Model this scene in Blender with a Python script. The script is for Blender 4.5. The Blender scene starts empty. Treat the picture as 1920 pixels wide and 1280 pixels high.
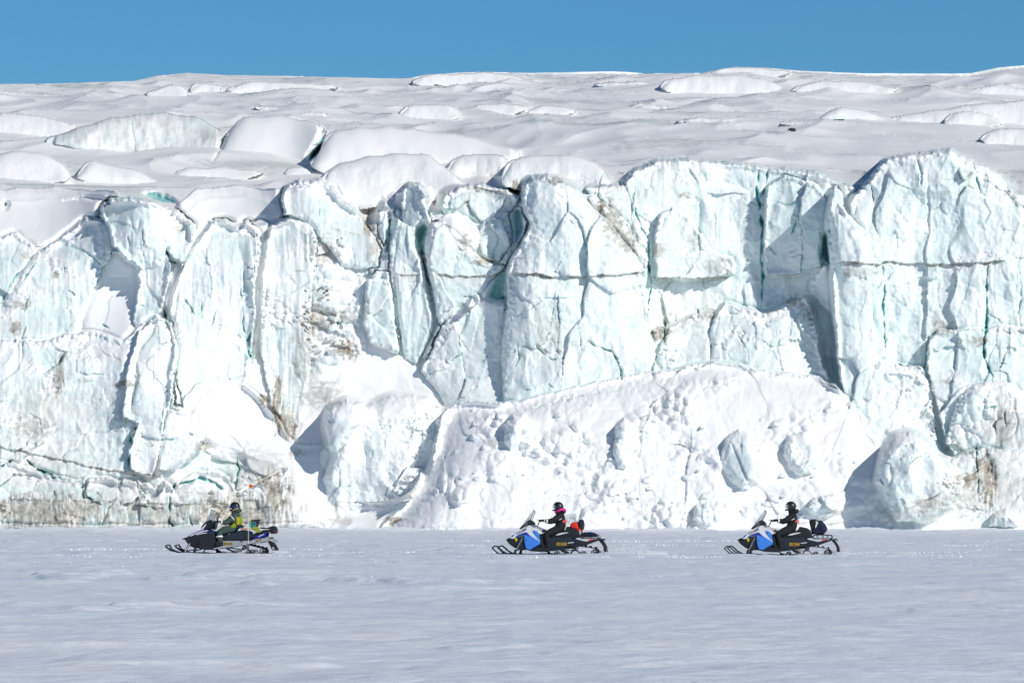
import bpy, bmesh, math, random
import numpy as np
from mathutils import Vector, Matrix

# ---------------------------------------------------------------- camera, sky, sun, exposure
SC = bpy.context.scene
F = 200.0 / 36.0 * 1920.0          # focal length in photo pixels
CAM_Z = 1.7
HORIZON = 931.0                    # photo row of the horizon
cd = bpy.data.cameras.new('camera')
cam = bpy.data.objects.new('camera', cd)
SC.collection.objects.link(cam)
cam.location = (0, 0, CAM_Z)
cam.rotation_euler = (math.radians(90), 0, 0)
cd.lens = 200
cd.sensor_width = 36
cd.shift_y = (HORIZON - 640.0) / 1920.0
cd.clip_start = 0.5
cd.clip_end = 20000
SC.camera = cam

SUN_EL, SUN_AZ = math.radians(31), math.radians(44)     # azimuth: to the right of straight behind the camera
to_sun = Vector((math.sin(SUN_AZ) * math.cos(SUN_EL), -math.cos(SUN_AZ) * math.cos(SUN_EL), math.sin(SUN_EL)))
world = bpy.data.worlds.new("World")
SC.world = world
world.use_nodes = True
wn, wl = world.node_tree.nodes, world.node_tree.links
wn.clear()
sky = wn.new('ShaderNodeTexSky')
sky.sky_type = 'NISHITA'
sky.sun_disc = False
sky.sun_elevation = SUN_EL
sky.sun_rotation = math.pi - SUN_AZ
sky.altitude = 3000
sky.air_density = 1.0
sky.dust_density = 0.0
sky.ozone_density = 6.0
tint = wn.new('ShaderNodeMix'); tint.data_type = 'RGBA'; tint.blend_type = 'MULTIPLY'
tint.inputs[0].default_value = 1.0
tint.inputs[7].default_value = (0.36, 0.64, 0.70, 1)
bg = wn.new('ShaderNodeBackground')
bg.inputs['Strength'].default_value = 0.10
wo = wn.new('ShaderNodeOutputWorld')
wl.new(sky.outputs[0], tint.inputs[6])
wl.new(tint.outputs[2], bg.inputs['Color'])
wl.new(bg.outputs[0], wo.inputs['Surface'])

sd = bpy.data.lights.new('sun', 'SUN')
sd.energy = 3.3
sd.angle = math.radians(0.5)
sd.color = (1.0, 0.955, 0.89)
sun = bpy.data.objects.new('sun', sd)
SC.collection.objects.link(sun)
sun.rotation_euler = to_sun.to_track_quat('Z', 'Y').to_euler()

SC.view_settings.view_transform = 'Standard'
SC.view_settings.look = 'None'
SC.view_settings.exposure = 0.0
SC.view_settings.gamma = 1.0
SC.view_settings.use_curve_mapping = False
SC.cycles.max_bounces = 8
SC.cycles.diffuse_bounces = 5

# ---------------------------------------------------------------- helpers
COL = SC.collection

def tag(o, label=None, cat=None, group=None, kind=None):
    if label: o['label'] = label
    if cat: o['category'] = cat
    if group: o['group'] = group
    if kind: o['kind'] = kind
    return o

def empty(name, loc=(0, 0, 0), rz=0.0):
    o = bpy.data.objects.new(name, None)
    o.empty_display_size = 0.3
    o.location = loc
    o.rotation_euler = (0, 0, rz)
    COL.objects.link(o)
    return o

def ss(a, b, x):
    t = np.clip((x - a) / (b - a), 0, 1)
    return t * t * (3 - 2 * t)

def _hash(ix, iy, seed):
    h = (ix.astype(np.int64) * 374761393 + iy.astype(np.int64) * 668265263 + seed * 974634777) & 0xFFFFFFFF
    h = ((h ^ (h >> 13)) * 1274126177) & 0xFFFFFFFF
    h = ((h ^ (h >> 16)) * 2246822519) & 0xFFFFFFFF
    return (h ^ (h >> 15)) & 0xFFFFFFFF

def perlin(x, y, seed=0):
    x0 = np.floor(x); y0 = np.floor(y)
    fx = (x - x0).astype(np.float32); fy = (y - y0).astype(np.float32)
    u = fx * fx * fx * (fx * (fx * 6 - 15) + 10); v = fy * fy * fy * (fy * (fy * 6 - 15) + 10)
    def g(dx, dy):
        a = _hash(x0 + dx, y0 + dy, seed).astype(np.float32) * np.float32(2 * math.pi / 4294967296.0)
        return np.cos(a) * (fx - dx) + np.sin(a) * (fy - dy)
    n00, n10, n01, n11 = g(0, 0), g(1, 0), g(0, 1), g(1, 1)
    return ((n00 + u * (n10 - n00)) * (1 - v) + (n01 + u * (n11 - n01)) * v) * 1.5

def fbm(x, y, seed=0, octv=4, gain=0.5):
    r = 0; a = 1.0; s = 0
    for k in range(octv):
        r = r + a * perlin(x * 2 ** k, y * 2 ** k, seed + 17 * k)
        s += a; a *= gain
    return r / s

def ridged(x, y, seed=0, octv=4):
    r = 0; a = 1.0; s = 0
    for k in range(octv):
        r = r + a * (1 - 2 * np.abs(perlin(x * 2 ** k, y * 2 ** k, seed + 31 * k)))
        s += a; a *= 0.5
    return r / s

def chunk(x, y, seed=0, sharp=1.1, tilt=0.9):
    """continuous chunky relief: the highest of the neighbouring tilted caps"""
    x0 = np.floor(x); y0 = np.floor(y)
    best = None
    for dx in (-1, 0, 1):
        for dy in (-1, 0, 1):
            cx = x0 + dx; cy = y0 + dy
            h1 = _hash(cx, cy, seed) / 4294967296.0
            h2 = _hash(cx, cy, seed + 101) / 4294967296.0
            h3 = _hash(cx, cy, seed + 202) / 4294967296.0
            h4 = _hash(cx, cy, seed + 303) / 4294967296.0
            h5 = _hash(cx, cy, seed + 404) / 4294967296.0
            ex = x - cx - h1; ey = y - cy - h2
            a = h3 * 0.7 + tilt * ((h4 - 0.5) * ex + (h5 - 0.5) * ey) * 2 - sharp * (ex * ex + ey * ey)
            best = a if best is None else np.maximum(best, a)
    return best

def seg_dist(px, py, pts, ret_t=False):
    d = np.full(px.shape, 1e9)
    tt = np.zeros(px.shape)
    n = len(pts) - 1
    for i in range(n):
        ax, ay = pts[i][:2]; bx, by = pts[i + 1][:2]
        vx, vy = bx - ax, by - ay
        L = vx * vx + vy * vy + 1e-9
        t = np.clip(((px - ax) * vx + (py - ay) * vy) / L, 0, 1)
        q = np.hypot(px - ax - t * vx, py - ay - t * vy)
        m = q < d
        d = np.where(m, q, d); tt = np.where(m, (i + t) / n, tt)
    return (d, tt) if ret_t else d

def sdf(px, py, poly):
    pts = list(poly) + [poly[0]]
    d = seg_dist(px, py, pts)
    inside = np.zeros(px.shape, bool)
    n = len(poly)
    for i in range(n):
        ax, ay = poly[i]; bx, by = poly[(i + 1) % n]
        if ay == by: continue
        c = ((ay > py) != (by > py)) & (px < (bx - ax) * (py - ay) / (by - ay) + ax)
        inside ^= c
    return np.where(inside, d, -d)

def smooth_poly(poly, it=1):
    for _ in range(it):
        q = []
        n = len(poly)
        for i in range(n):
            a = poly[i]; b = poly[(i + 1) % n]
            q.append((a[0] * .75 + b[0] * .25, a[1] * .75 + b[1] * .25))
            q.append((a[0] * .25 + b[0] * .75, a[1] * .25 + b[1] * .75))
        poly = q
    return poly

def mesh_np(name, verts, quads, mat, parent=None, attr=None, smooth=True, sharp=None):
    me = bpy.data.meshes.new(name)
    nv, nq = len(verts), len(quads)
    me.vertices.add(nv)
    me.vertices.foreach_set('co', np.ascontiguousarray(verts, dtype=np.float32).ravel())
    me.loops.add(nq * 4)
    me.polygons.add(nq)
    me.loops.foreach_set('vertex_index', np.ascontiguousarray(quads, dtype=np.int32).ravel())
    me.polygons.foreach_set('loop_start', np.arange(0, nq * 4, 4, dtype=np.int32))
    me.polygons.foreach_set('loop_total', np.full(nq, 4, dtype=np.int32))
    me.update(calc_edges=True)
    me.polygons.foreach_set('use_smooth', np.full(nq, smooth, dtype=bool))
    if sharp: me.set_sharp_from_angle(angle=math.radians(sharp))
    if attr is not None:
        a = me.attributes.new('surf', 'FLOAT_COLOR', 'POINT')
        a.data.foreach_set('color', np.ascontiguousarray(attr, dtype=np.float32).ravel())
    me.materials.append(mat)
    o = bpy.data.objects.new(name, me)
    COL.objects.link(o)
    if parent: o.parent = parent
    return o

def grid_quads(ny, nx, keep=None, up=False):
    i = np.arange(ny * nx).reshape(ny, nx)
    q = np.stack([i[1:, :-1], i[1:, 1:], i[:-1, 1:], i[:-1, :-1]], -1)
    if up: q = q[..., ::-1]
    if keep is not None:
        q = q[keep]
    return q.reshape(-1, 4)

# ---------------------------------------------------------------- materials
def nodes_of(name):
    m = bpy.data.materials.new(name)
    m.use_nodes = True
    nt = m.node_tree
    return m, nt.nodes, nt.links, nt.nodes['Principled BSDF']

def mixc(N, L, fac, a, b, mode='MIX'):
    x = N.new('ShaderNodeMix'); x.data_type = 'RGBA'; x.blend_type = mode
    for sock, v in ((x.inputs[0], fac), (x.inputs[6], a), (x.inputs[7], b)):
        if hasattr(v, 'links'): L.new(v, sock)
        else: sock.default_value = v if not isinstance(v, tuple) else (v + (1,))[:4]
    return x.outputs[2]

def noise(N, L, scale, detail=4, vec=None, rough=0.55):
    n = N.new('ShaderNodeTexNoise'); n.inputs['Scale'].default_value = scale
    n.inputs['Detail'].default_value = detail; n.inputs['Roughness'].default_value = rough
    if vec is not None: L.new(vec, n.inputs['Vector'])
    return n.outputs['Fac']

def ramp(N, L, fac, stops):
    r = N.new('ShaderNodeValToRGB')
    e = r.color_ramp.elements
    while len(e) < len(stops): e.new(0.5)
    for k, (p, c) in enumerate(stops):
        e[k].position = p; e[k].color = (c, c, c, 1) if not isinstance(c, tuple) else (c + (1,))[:4]
    L.new(fac, r.inputs[0])
    return r.outputs[0]

def scaled(N, L, sx, sy, sz):
    tc = N.new('ShaderNodeTexCoord'); mp = N.new('ShaderNodeMapping')
    mp.inputs['Scale'].default_value = (sx, sy, sz)
    L.new(tc.outputs['Object'], mp.inputs['Vector'])
    return mp.outputs[0]

def make_ice(name):
    m, N, L, B = nodes_of(name)
    at = N.new('ShaderNodeAttribute'); at.attribute_name = 'surf'
    sp = N.new('ShaderNodeSeparateColor'); L.new(at.outputs['Color'], sp.inputs[0])
    snow, dirt, deep = sp.outputs[0], sp.outputs[1], sp.outputs[2]
    v1 = scaled(N, L, 1, 1, 1)
    vst = scaled(N, L, 2.6, 2.6, 0.30)          # streaks running down the face
    vly = scaled(N, L, 0.12, 0.12, 3.2)         # faint layers
    tint_n = ramp(N, L, noise(N, L, 0.30, 4, v1), [(0.34, 0.0), (0.66, 1.0)])
    ice = mixc(N, L, tint_n, (0.735, 0.88, 0.86), (0.89, 0.93, 0.91))
    st = ramp(N, L, noise(N, L, 1.0, 6, vst, 0.65), [(0.35, 0.0), (0.7, 1.0)])
    ice = mixc(N, L, 0.38, ice, mixc(N, L, st, (0.73, 0.885, 0.865), (0.91, 0.935, 0.915)))
    ly = ramp(N, L, noise(N, L, 1.0, 5, vly, 0.7), [(0.44, 0.0), (0.5, 1.0), (0.56, 0.0)])
    f = N.new('ShaderNodeMath'); f.operation = 'MULTIPLY'; L.new(ly, f.inputs[0]); f.inputs[1].default_value = 0.30
    ice = mixc(N, L, f.outputs[0], ice, (0.70, 0.72, 0.68))
    col = mixc(N, L, snow, ice, (0.945, 0.942, 0.928))
    col = mixc(N, L, deep, col, (0.16, 0.58, 0.54))
    dn = ramp(N, L, noise(N, L, 2.2, 7, v1, 0.7), [(0.36, (0.10, 0.075, 0.05)), (0.62, (0.60, 0.53, 0.43))])
    col = mixc(N, L, dirt, col, dn)
    L.new(col, B.inputs['Base Color'])
    B.inputs['Roughness'].default_value = 0.62
    B.inputs['Specular IOR Level'].default_value = 0.25
    bm = N.new('ShaderNodeBump'); bm.inputs['Strength'].default_value = 0.55; bm.inputs['Distance'].default_value = 0.05
    L.new(noise(N, L, 2.3, 8, v1, 0.66), bm.inputs['Height'])
    mr = N.new('ShaderNodeMapRange'); mr.inputs[3].default_value = 0.28; mr.inputs[4].default_value = 0.10
    L.new(snow, mr.inputs[0]); L.new(mr.outputs[0], bm.inputs['Strength'])
    L.new(bm.outputs[0], B.inputs['Normal'])
    return m

MAT_ICE = make_ice('glacier_ice')

def make_snow(name):
    m, N, L, B = nodes_of(name)
    v = scaled(N, L, 0.28, 0.22, 1)
    v2 = scaled(N, L, 1.0, 1.2, 1)
    a = ramp(N, L, noise(N, L, 1.0, 9, v, 0.68), [(0.37, (0.83, 0.89, 0.945)), (0.52, (0.905, 0.955, 0.985)), (0.66, (0.975, 0.985, 0.99))])
    v3 = scaled(N, L, 0.5, 0.33, 1)
    crust = ramp(N, L, noise(N, L, 1.0, 7, v3, 0.72), [(0.535, 0.0), (0.59, 0.75)])
    a = mixc(N, L, crust, a, (0.97, 0.975, 0.975))
    L.new(a, B.inputs['Base Color'])
    B.inputs['Roughness'].default_value = 0.55
    B.inputs['Specular IOR Level'].default_value = 0.3
    bm = N.new('ShaderNodeBump'); bm.inputs['Strength'].default_value = 0.8; bm.inputs['Distance'].default_value = 0.08
    L.new(noise(N, L, 1.6, 7, v2, 0.6), bm.inputs['Height'])
    L.new(bm.outputs[0], B.inputs['Normal'])
    return m

MAT_SNOW = make_snow('wind_packed_snow')

def plain(name, col, rough=0.5, metal=0.0, spec=0.4, var=0.12, scale=30):
    m, N, L, B = nodes_of(name)
    v = scaled(N, L, 1, 1, 1)
    lo = tuple(c * (1 - var) for c in col); hi = tuple(min(1, c * (1 + var)) for c in col)
    L.new(mixc(N, L, noise(N, L, scale, 5, v), lo, hi), B.inputs['Base Color'])
    B.inputs['Roughness'].default_value = rough
    B.inputs['Metallic'].default_value = metal
    B.inputs['Specular IOR Level'].default_value = spec
    return m
# ---------------------------------------------------------------- the frozen lake and the snow on it
def snow_ground():
    # depth rows are closer together near the camera; the sheet runs on to the horizon
    ys = np.concatenate([[-4000, -400, -60, 0, 20], np.geomspace(30, 330, 760), [420, 700, 1500, 5000]])
    us = np.linspace(-1, 1, 560)
    Y, U = np.meshgrid(ys, us, indexing='ij')
    half = np.maximum(np.abs(Y) * 0.105 + 3, 6)
    X = U * half
    X[:, 0] = -6000; X[:, -1] = 6000
    Z = 0.10 * fbm(X * 0.22, Y * 0.20, 5, 4) + 0.030 * ridged(X * 0.30, Y * 0.45, 9, 3) + 0.02 * np.clip(ridged(X * 0.8, Y * 1.2, 19, 2), 0, 1)
    Z += 0.05 * fbm(X * 0.012, Y * 0.05, 3, 3)
    # packed trails the machines run along, with crumbly edges
    for yc, w, a in ((167.5, 1.1, 0.05), (158.5, 0.9, 0.035), (150, .7, .03), (176, 1.0, .03), (139, 0.6, 0.04)):
        yy = Y - yc - 0.8 * fbm(X * 0.03, X * 0 + yc, 7, 2)
        Z += 1.5 * a * np.exp(-(np.abs(yy) - w) ** 2 / 0.10) * (0.4 + 1.2 * np.abs(perlin(X * 1.1, Y * 0.9, 8)))
        Z -= a * 0.8 * np.exp(-(yy / w) ** 4)
    rg_ = perlin(X * 0.45 + 2 * perlin(X * .1, Y * .1, 61), Y * 0.5, 62)
    Z += 0.05 * ss(.25, .42, rg_) * (0.5 + ss(0, .4, fbm(X * .06, Y * .05, 63, 2)))
    foot = ss(282, 293, Y)
    Z += foot * (0.02 + 0.30 * np.clip(fbm(X / 2.4, Y / 5, 64, 4) + .15, 0, 1) + 0.12 * fbm(X / .7, Y / 2, 65, 3))
    near = (np.abs(U) < 0.999) & (Y > 25) & (Y < 335)
    Z = np.where(near, Z, -0.03)
    P = np.stack([X, Y, Z], -1).reshape(-1, 3)
    o = mesh_np('snow_ground', P, grid_quads(len(ys), len(us), up=True), MAT_SNOW, smooth=True)
    return tag(o, 'flat wind packed snow covering the frozen bay', kind='structure')
snow_ground()

# ---------------------------------------------------------------- glacier upper surface
SKYLINE = [(-300, 159), (0, 158), (100, 157), (250, 152), (290, 143), (350, 137), (430, 141), (600, 144), (750, 148), (772, 146),
           (800, 140), (900, 135), (1000, 137), (1150, 134), (1210, 138), (1320, 137), (1350, 130), (1380, 126), (1430, 127), (1500, 133), (1620, 138),
           (1820, 138), (1870, 127), (1920, 123), (2300, 120)]
FRONT = [(-300, 480), (200, 470), (330, 480), (500, 475), (600, 455), (700, 430), (900, 390), (1100, 385), (1500, 370), (1600, 380), (2300, 380)]
T_Y = np.array([306, 318, 325, 336, 356, 380, 415, 455, 500, 540, 580.])
T_P = np.array([0, 352, 345, 335, 300, 262, 228, 202, 181, 162, 0.])
STEP = 1.55
GXS = np.arange(-215, 2140, STEP)
GYS = np.arange(112, 1012, STEP)
PYG, PXG = np.meshgrid(GYS, GXS, indexing='ij')
SKY_ROW = np.interp(GXS, *zip(*SKYLINE)) + 0.7 * perlin(GXS / 40, GXS * 0, 3)
FR_ROW = np.interp(GXS, *zip(*FRONT))

def base_field():
    """distance of the bare glacier surface for every column and row of the grid, from a height field z(x, y)"""
    ys = np.geomspace(306, 580, 1500)
    Y, PX = np.meshgrid(ys, GXS, indexing='ij')
    X = (PX - 960) / F * Y
    lo = FR_ROW[None, :] + (T_P[1] - FR_ROW[None, :]) * np.clip((Y - T_Y[0]) / (T_Y[1] - T_Y[0]), 0, 1)
    row = np.where(Y < T_Y[1], lo, np.interp(Y, T_Y[1:-1], T_P[1:-1]))
    row = row + (SKY_ROW[None, :] + 3 - row) * np.clip((Y - T_Y[-2]) / (T_Y[-1] - T_Y[-2]), 0, 1) ** 1.5
    Z = (HORIZON - row) / F * Y
    wx = X + 5 * fbm(X / 30, Y / 40, 5, 2); wy = Y + 8 * fbm(X / 30, Y / 40, 6, 2)
    k = ss(308, 326, Y) * (1 - 0.8 * ss(545, 578, Y)) * np.interp(Y, [306, 330, 360, 450, 600], [.4, .8, 1, 1.15, 1.1])
    big = perlin(wx / 36, wy / 30, 44)
    mid = fbm(wx / 13, wy / 13, 21, 3)
    rid = ridged(wx / 17, wy / 20, 33, 3)
    Z = Z + k * (1.45 * big + 0.60 * mid + 0.65 * rid * np.abs(rid)) + 0.05 * fbm(X / 2.5, Y / 4, 56, 2)
    ang = HORIZON - Z / Y * F                              # the row every sample falls on
    ang = np.minimum.accumulate(ang, axis=0)               # hidden hollows drop out
    ang -= np.arange(len(ys))[:, None] * 1e-5
    D = np.zeros(PXG.shape)
    for c in range(len(GXS)):
        D[:, c] = np.interp(-GYS, -ang[:, c], ys)
    up = PYG < FR_ROW[None, :]
    rise = (FR_ROW[None, :] - PYG) / F * 310
    return np.where(up, D, 306 + 0.22 * rise)
D0 = base_field()

# ---------------------------------------------------------------- relief builder: one block of ice with a front face, sides and depth
CRACKS, STRATA, STAINS = [], [], []

def to_world(px, py, Y):
    return (px - 960.0) / F * Y, CAM_Z + (HORIZON - py) / F * Y

GD = D0.copy()                                   # composite distance field
GW = np.zeros(GD.shape, np.int32)                # which piece owns each grid point
_X0 = (PXG - 960) / F * D0
_sc = fbm(_X0 / 16, D0 / 9, 61, 5) + 0.3 * fbm(PXG / 14, PYG / 3.0, 62, 4)
_bare = ss(0.20, 0.40, _sc) * (PYG < FR_ROW[None, :] - 15)
GS = 1 - 0.75 * _bare                            # snow
GK = _bare * 0.22                                # dirt
GB = np.zeros(GD.shape)                          # clear blue ice, and the shadow tint of two recesses
PIECES = [dict(name='glacier', parent=None)]
QUEUE = []

def window(x0, x1, y0, y1):
    c0 = max(0, int((x0 - GXS[0]) / STEP)); c1 = min(len(GXS), int((x1 - GXS[0]) / STEP) + 2)
    r0 = max(0, int((y0 - GYS[0]) / STEP)); r1 = min(len(GYS), int((y1 - GYS[0]) / STEP) + 2)
    return slice(r0, r1), slice(c0, c1)

def blur(a, n):
    for _ in range(3):
        for ax in (0, 1):
            p = np.concatenate([np.repeat(a.take([0], ax), n + 1, ax), a, np.repeat(a.take([-1], ax), n, ax)], ax)
            c = np.cumsum(p, axis=ax)
            L_ = a.shape[ax]
            a = (c.take(range(2 * n + 1, 2 * n + 1 + L_), ax) - c.take(range(0, L_), ax)) / (2 * n + 1)
    return a

def relief(name, poly, Y, T=1.5, w=1.2, gx=0.0, gz=0.15, ice=1.0, snow=0.0, topsnow=0.5, rough=1.0, flute=0.0,
           chunky=0.0, cscale=1.0, scoop=0.0, warp=5.0, topw=1.0, topT=0.0, seed=None, label=None, parent=True, smooth=None, facet=None,
           stain=0.0, wall=30.0, k=0.3, hump=False, patchy=False, pit=0.0, deep0=0.0, cat=None, group=None, back=0, step=0):
    if seed is None: seed = (int(poly[0][0]) * 7 + int(poly[0][1]) * 13 + len(poly)) % 9973
    xs = [p[0] for p in poly]; yb = [p[1] for p in poly]
    if smooth is None: smooth = 0 if name.startswith('ice') and not hump else 1
    if smooth: poly = smooth_poly(poly, smooth)
    if name.startswith('snow') and 'bank' not in name and not hump and wall == 30.0: wall, k = 2.0, 0.8
    mpp = Y / F
    mg = 8 + warp + (1.3 / mpp if not hump else 0)
    W = window(min(xs) - mg, max(xs) + mg, min(yb) - mg, max(yb) + mg)
    PX, PY = PXG[W], PYG[W]
    if PX.size == 0: return
    xm, zm = PX * mpp, -PY * mpp
    wf = 0.5 if ice > .5 and not hump else 0.05
    wx = warp * (fbm(PX / 38, PY / 38, seed, 3 if wf > .1 else 1) + wf * fbm(PX / 9, PY / 9, seed + 1, 2))
    wy = warp * (fbm(PX / 38, PY / 38, seed + 2, 3 if wf > .1 else 1) + wf * fbm(PX / 9, PY / 9, seed + 3, 2))
    d = sdf(PX + wx, PY + wy, poly) * mpp
    s = np.clip(d / w, 0, 1)
    T = T * TS; w = w * (1.0 if hump else TW)
    s = np.clip(d / w, 0, 1)
    h = T * np.sqrt(np.clip(1 - (1 - s) ** 2, 0, 1))
    inside = d > 0
    if topT > 0:
        top = np.where(inside, PY, 1e9).min(axis=0)
        top = np.where(top > 1e8, max(yb), top)
        kk_ = 25
        top = np.convolve(np.pad(top, kk_ // 2, mode='edge'), np.ones(kk_) / kk_, 'valid')
        dt = np.clip((PY - top[None, :]) * mpp / topw, 0, 1)
        h = h - topT * TT * (1 - np.sqrt(np.clip(1 - (1 - dt) ** 2, 0, 1)))
    edge = ss(-0.3, 0.5, d)
    fine = 1.0 if ice > 0.5 else 0.35
    n1 = fbm(xm / 3.4, zm / 4.2, seed + 5, 3)
    n2 = fbm(xm / 0.95, zm / 1.1, seed + 6, 4)
    rel = (0.55 * n1 + 0.12 * n2 * (fine if fine == 1 else 0.3)) * rough
    scoop *= 0.6; flute *= 0.55
    if scoop: rel = rel - scoop * chunk(xm / 1.9 + 0.25 * n1, zm / 2.6, seed + 7) - 0.35 * scoop * chunk(xm / 0.7 + 0.3 * n2, zm / 1.0, seed + 77)
    if patchy:
        rel = rel * (0.35 + 0.9 * ss(-0.15, 0.3, fbm(xm / 4.5, zm / 3.5, seed + 30, 3)))
        chunky = chunky * (0.15 + 1.5 * ss(-0.05, 0.35, fbm(xm / 4.0, zm / 3.0, seed + 31, 3)))
    if np.any(chunky):
        c = chunk(xm / (1.5 * cscale) + 0.3 * n2, zm / (1.3 * cscale), seed + 8, 1.3, 1.2)
        c2 = chunk(xm / (0.5 * cscale), zm / (0.45 * cscale), seed + 9, 1.2, 1.0)
        rel = rel + chunky * (c + 0.35 * c2)
    if facet is None: facet = 0.62 if ice > .5 and not hump else 0.0
    if facet:
        rel = rel + facet * chunk(xm / 2.7 + .2 * n1, zm / 3.6 + .2 * n2, seed + 40, .5, .8) + .4 * facet * chunk(xm / 1.0, zm / 1.5 + .2 * n2, seed + 41, .6, .8)
    if flute:
        rel = rel + flute * (0.28 * fbm(xm / 0.7 + 0.4 * n1, zm / 5.0, seed + 10, 4))
    rel = rel + 0.010 * fine * fbm(xm / 0.22, zm / 0.22, seed + 11, 3) * (1 + rough)
    sn_noise = fbm(xm / 2.2, zm / 1.6, seed + 12, 4)
    zg = CAM_Z + (HORIZON - PY) / F * Y
    zb = CAM_Z + (HORIZON - max(yb)) / F * Y
    xc = (min(xs) + max(xs)) / 2
    cell = STEP * mpp
    dh = np.gradient(h + rel * edge, cell, axis=0)        # + : sticks out further going down = facing up
    up = ss(0.35, 0.95, dh + gz + 0.35 * sn_noise)
    sn = np.clip(snow + topsnow * up + (0.6 if max(xs) < 720 else 0.35) * ss(0.0, 0.3, sn_noise + (0.08 if max(xs) < 720 else 0)) + (1 - ice), 0, 1)
    dirt = np.zeros(PX.shape); deep = np.full(PX.shape, float(deep0))
    h = h + rel * edge
    if stain: dirt = np.maximum(dirt, stain * ss(0.0, 0.4, fbm(PX / 9, PY / 30, seed + 20, 4) + 0.1))
    lean = gz * (zg - zb) - gx * (PX - xc) * mpp
    D = GD[W]
    if pit:
        m = ss(-0.1, 0.5, d)
        nd = D + pit * m * (1 + 0.4 * n1)
        win = m > 0.5
    elif hump:
        bot = np.where(inside, PY, -1e9).max(axis=0)
        ok = bot > -1e8
        kb = np.ones(25) / 25
        cols = np.arange(len(bot))
        b2 = np.interp(cols, cols[ok], bot[ok]) if ok.any() else bot * 0 + max(yb)
        for _ in range(3): b2 = np.convolve(np.pad(b2, 12, mode='edge'), kb, 'valid')
        bot = np.where(ok, b2, bot)
        bi = np.clip(((np.where(ok, bot, PY[-1, 0]) - GYS[0]) / STEP).astype(int) + 1, 0, len(GYS) - 1)
        yb_c = GD[bi, np.arange(W[1].start, W[1].start + PX.shape[1])]
        yb_s = np.full(len(yb_c), np.percentile(yb_c[ok] if ok.any() else yb_c, 80))
        
        rz = (bot[None, :] - PY) * mpp
        nd = yb_s[None, :] + gz * rz - gx * (PX - xc) * mpp - h
        if topT > 0: nd = nd
        win = inside & (nd < D)
        k = 0
    else:
        nd = Y + (T - h) + lean + np.clip(-d, 0, 9) * wall + 0.4 * np.clip(-d, 0, 1) * n2
        nd = np.where(d < (-0.6 if wall < 5 else -0.18), 1e4, nd)
        win = nd < D
    if k > 0 and not pit:
        q = np.clip(0.5 + 0.5 * (D - nd) / k, 0, 1)
        out = D + (nd - D) * q - k * q * (1 - q)
        out = np.where(nd > 9e3, D, out)
    else:
        out = np.where(win, nd, D) if hump else nd
        q = win.astype(float)
    GD[W] = out
    q = np.where(nd > 9e3, 0, q)
    GS[W] = GS[W] * (1 - q) + sn * q
    GK[W] = GK[W] * (1 - q) + dirt * q
    GB[W] = np.maximum(GB[W] * (1 - q), deep * q)
    PIECES.append(dict(name=name, parent=parent, label=label, cat=cat, group=group))
    win = win & (nd < 9e3)
    GW[W] = np.where(win, len(PIECES) - 1, GW[W])
TS, TT, TW = 0.24, 0.15, 0.35

def fill_gaps(lo=0.4):
    """close the space between the blocks: the ice behind stands only a little further back"""
    own = (GW > 0).astype(float)
    own = own * (PYG > 250)
    wg = blur(own, 9)
    f = blur(np.where(own > 0, GD, 0) * own, 9) / np.maximum(wg, 1e-3) + lo
    front = (wg > 0.22) & (PYG > FR_ROW[None, :] - 10) & (GW == 0)
    n = 0.5 * fbm(PXG / 30, PYG / 34, 771, 4)
    GD[front] = np.minimum(GD, f + n)[front]

def flatten_front(c=0.44):
    """the blocks stand only a little proud of the general face"""
    on = ((GW > 0) | (PYG > FR_ROW[None, :])).astype(float)
    lo_ = np.minimum(GD, 330) * on
    S = blur(lo_, 26) / np.maximum(blur(on, 26), 1e-3)
    M = blur(lo_, 3) / np.maximum(blur(on, 3), 1e-3)
    c = c * (0.38 + 0.54 * ss(480, 720, PXG))
    GD[:] = np.where(on > 0, S + (M - S) * c + (np.minimum(GD, 330) - M) * 0.85, GD)

def cells(x, y, seed):
    """nearest cell: two random numbers, offset inside the cell and the distance to its border"""
    x0 = np.floor(x); y0 = np.floor(y)
    f1 = np.full(x.shape, 9.0); f2 = np.full(x.shape, 9.0)
    r1 = np.zeros(x.shape); r2 = np.zeros(x.shape); r3 = np.zeros(x.shape); ox = np.zeros(x.shape); oy = np.zeros(x.shape)
    for dx in (-1, 0, 1):
        for dy in (-1, 0, 1):
            cx = x0 + dx; cy = y0 + dy
            h1 = _hash(cx, cy, seed) / 4294967296.0; h2 = _hash(cx, cy, seed + 101) / 4294967296.0
            ex = x - cx - h1; ey = y - cy - h2
            d = np.hypot(ex, ey)
            m = d < f1
            f2 = np.where(m, f1, np.minimum(f2, d)); f1 = np.where(m, d, f1)
            r1 = np.where(m, _hash(cx, cy, seed + 202) / 4294967296.0, r1); r2 = np.where(m, _hash(cx, cy, seed + 303) / 4294967296.0, r2)
            r3 = np.where(m, _hash(cx, cy, seed + 404) / 4294967296.0, r3)
            ox = np.where(m, ex, ox); oy = np.where(m, ey, oy)
    return r1 - .5, r2 - .5, r3 - .5, ox, oy, f2 - f1

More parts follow.
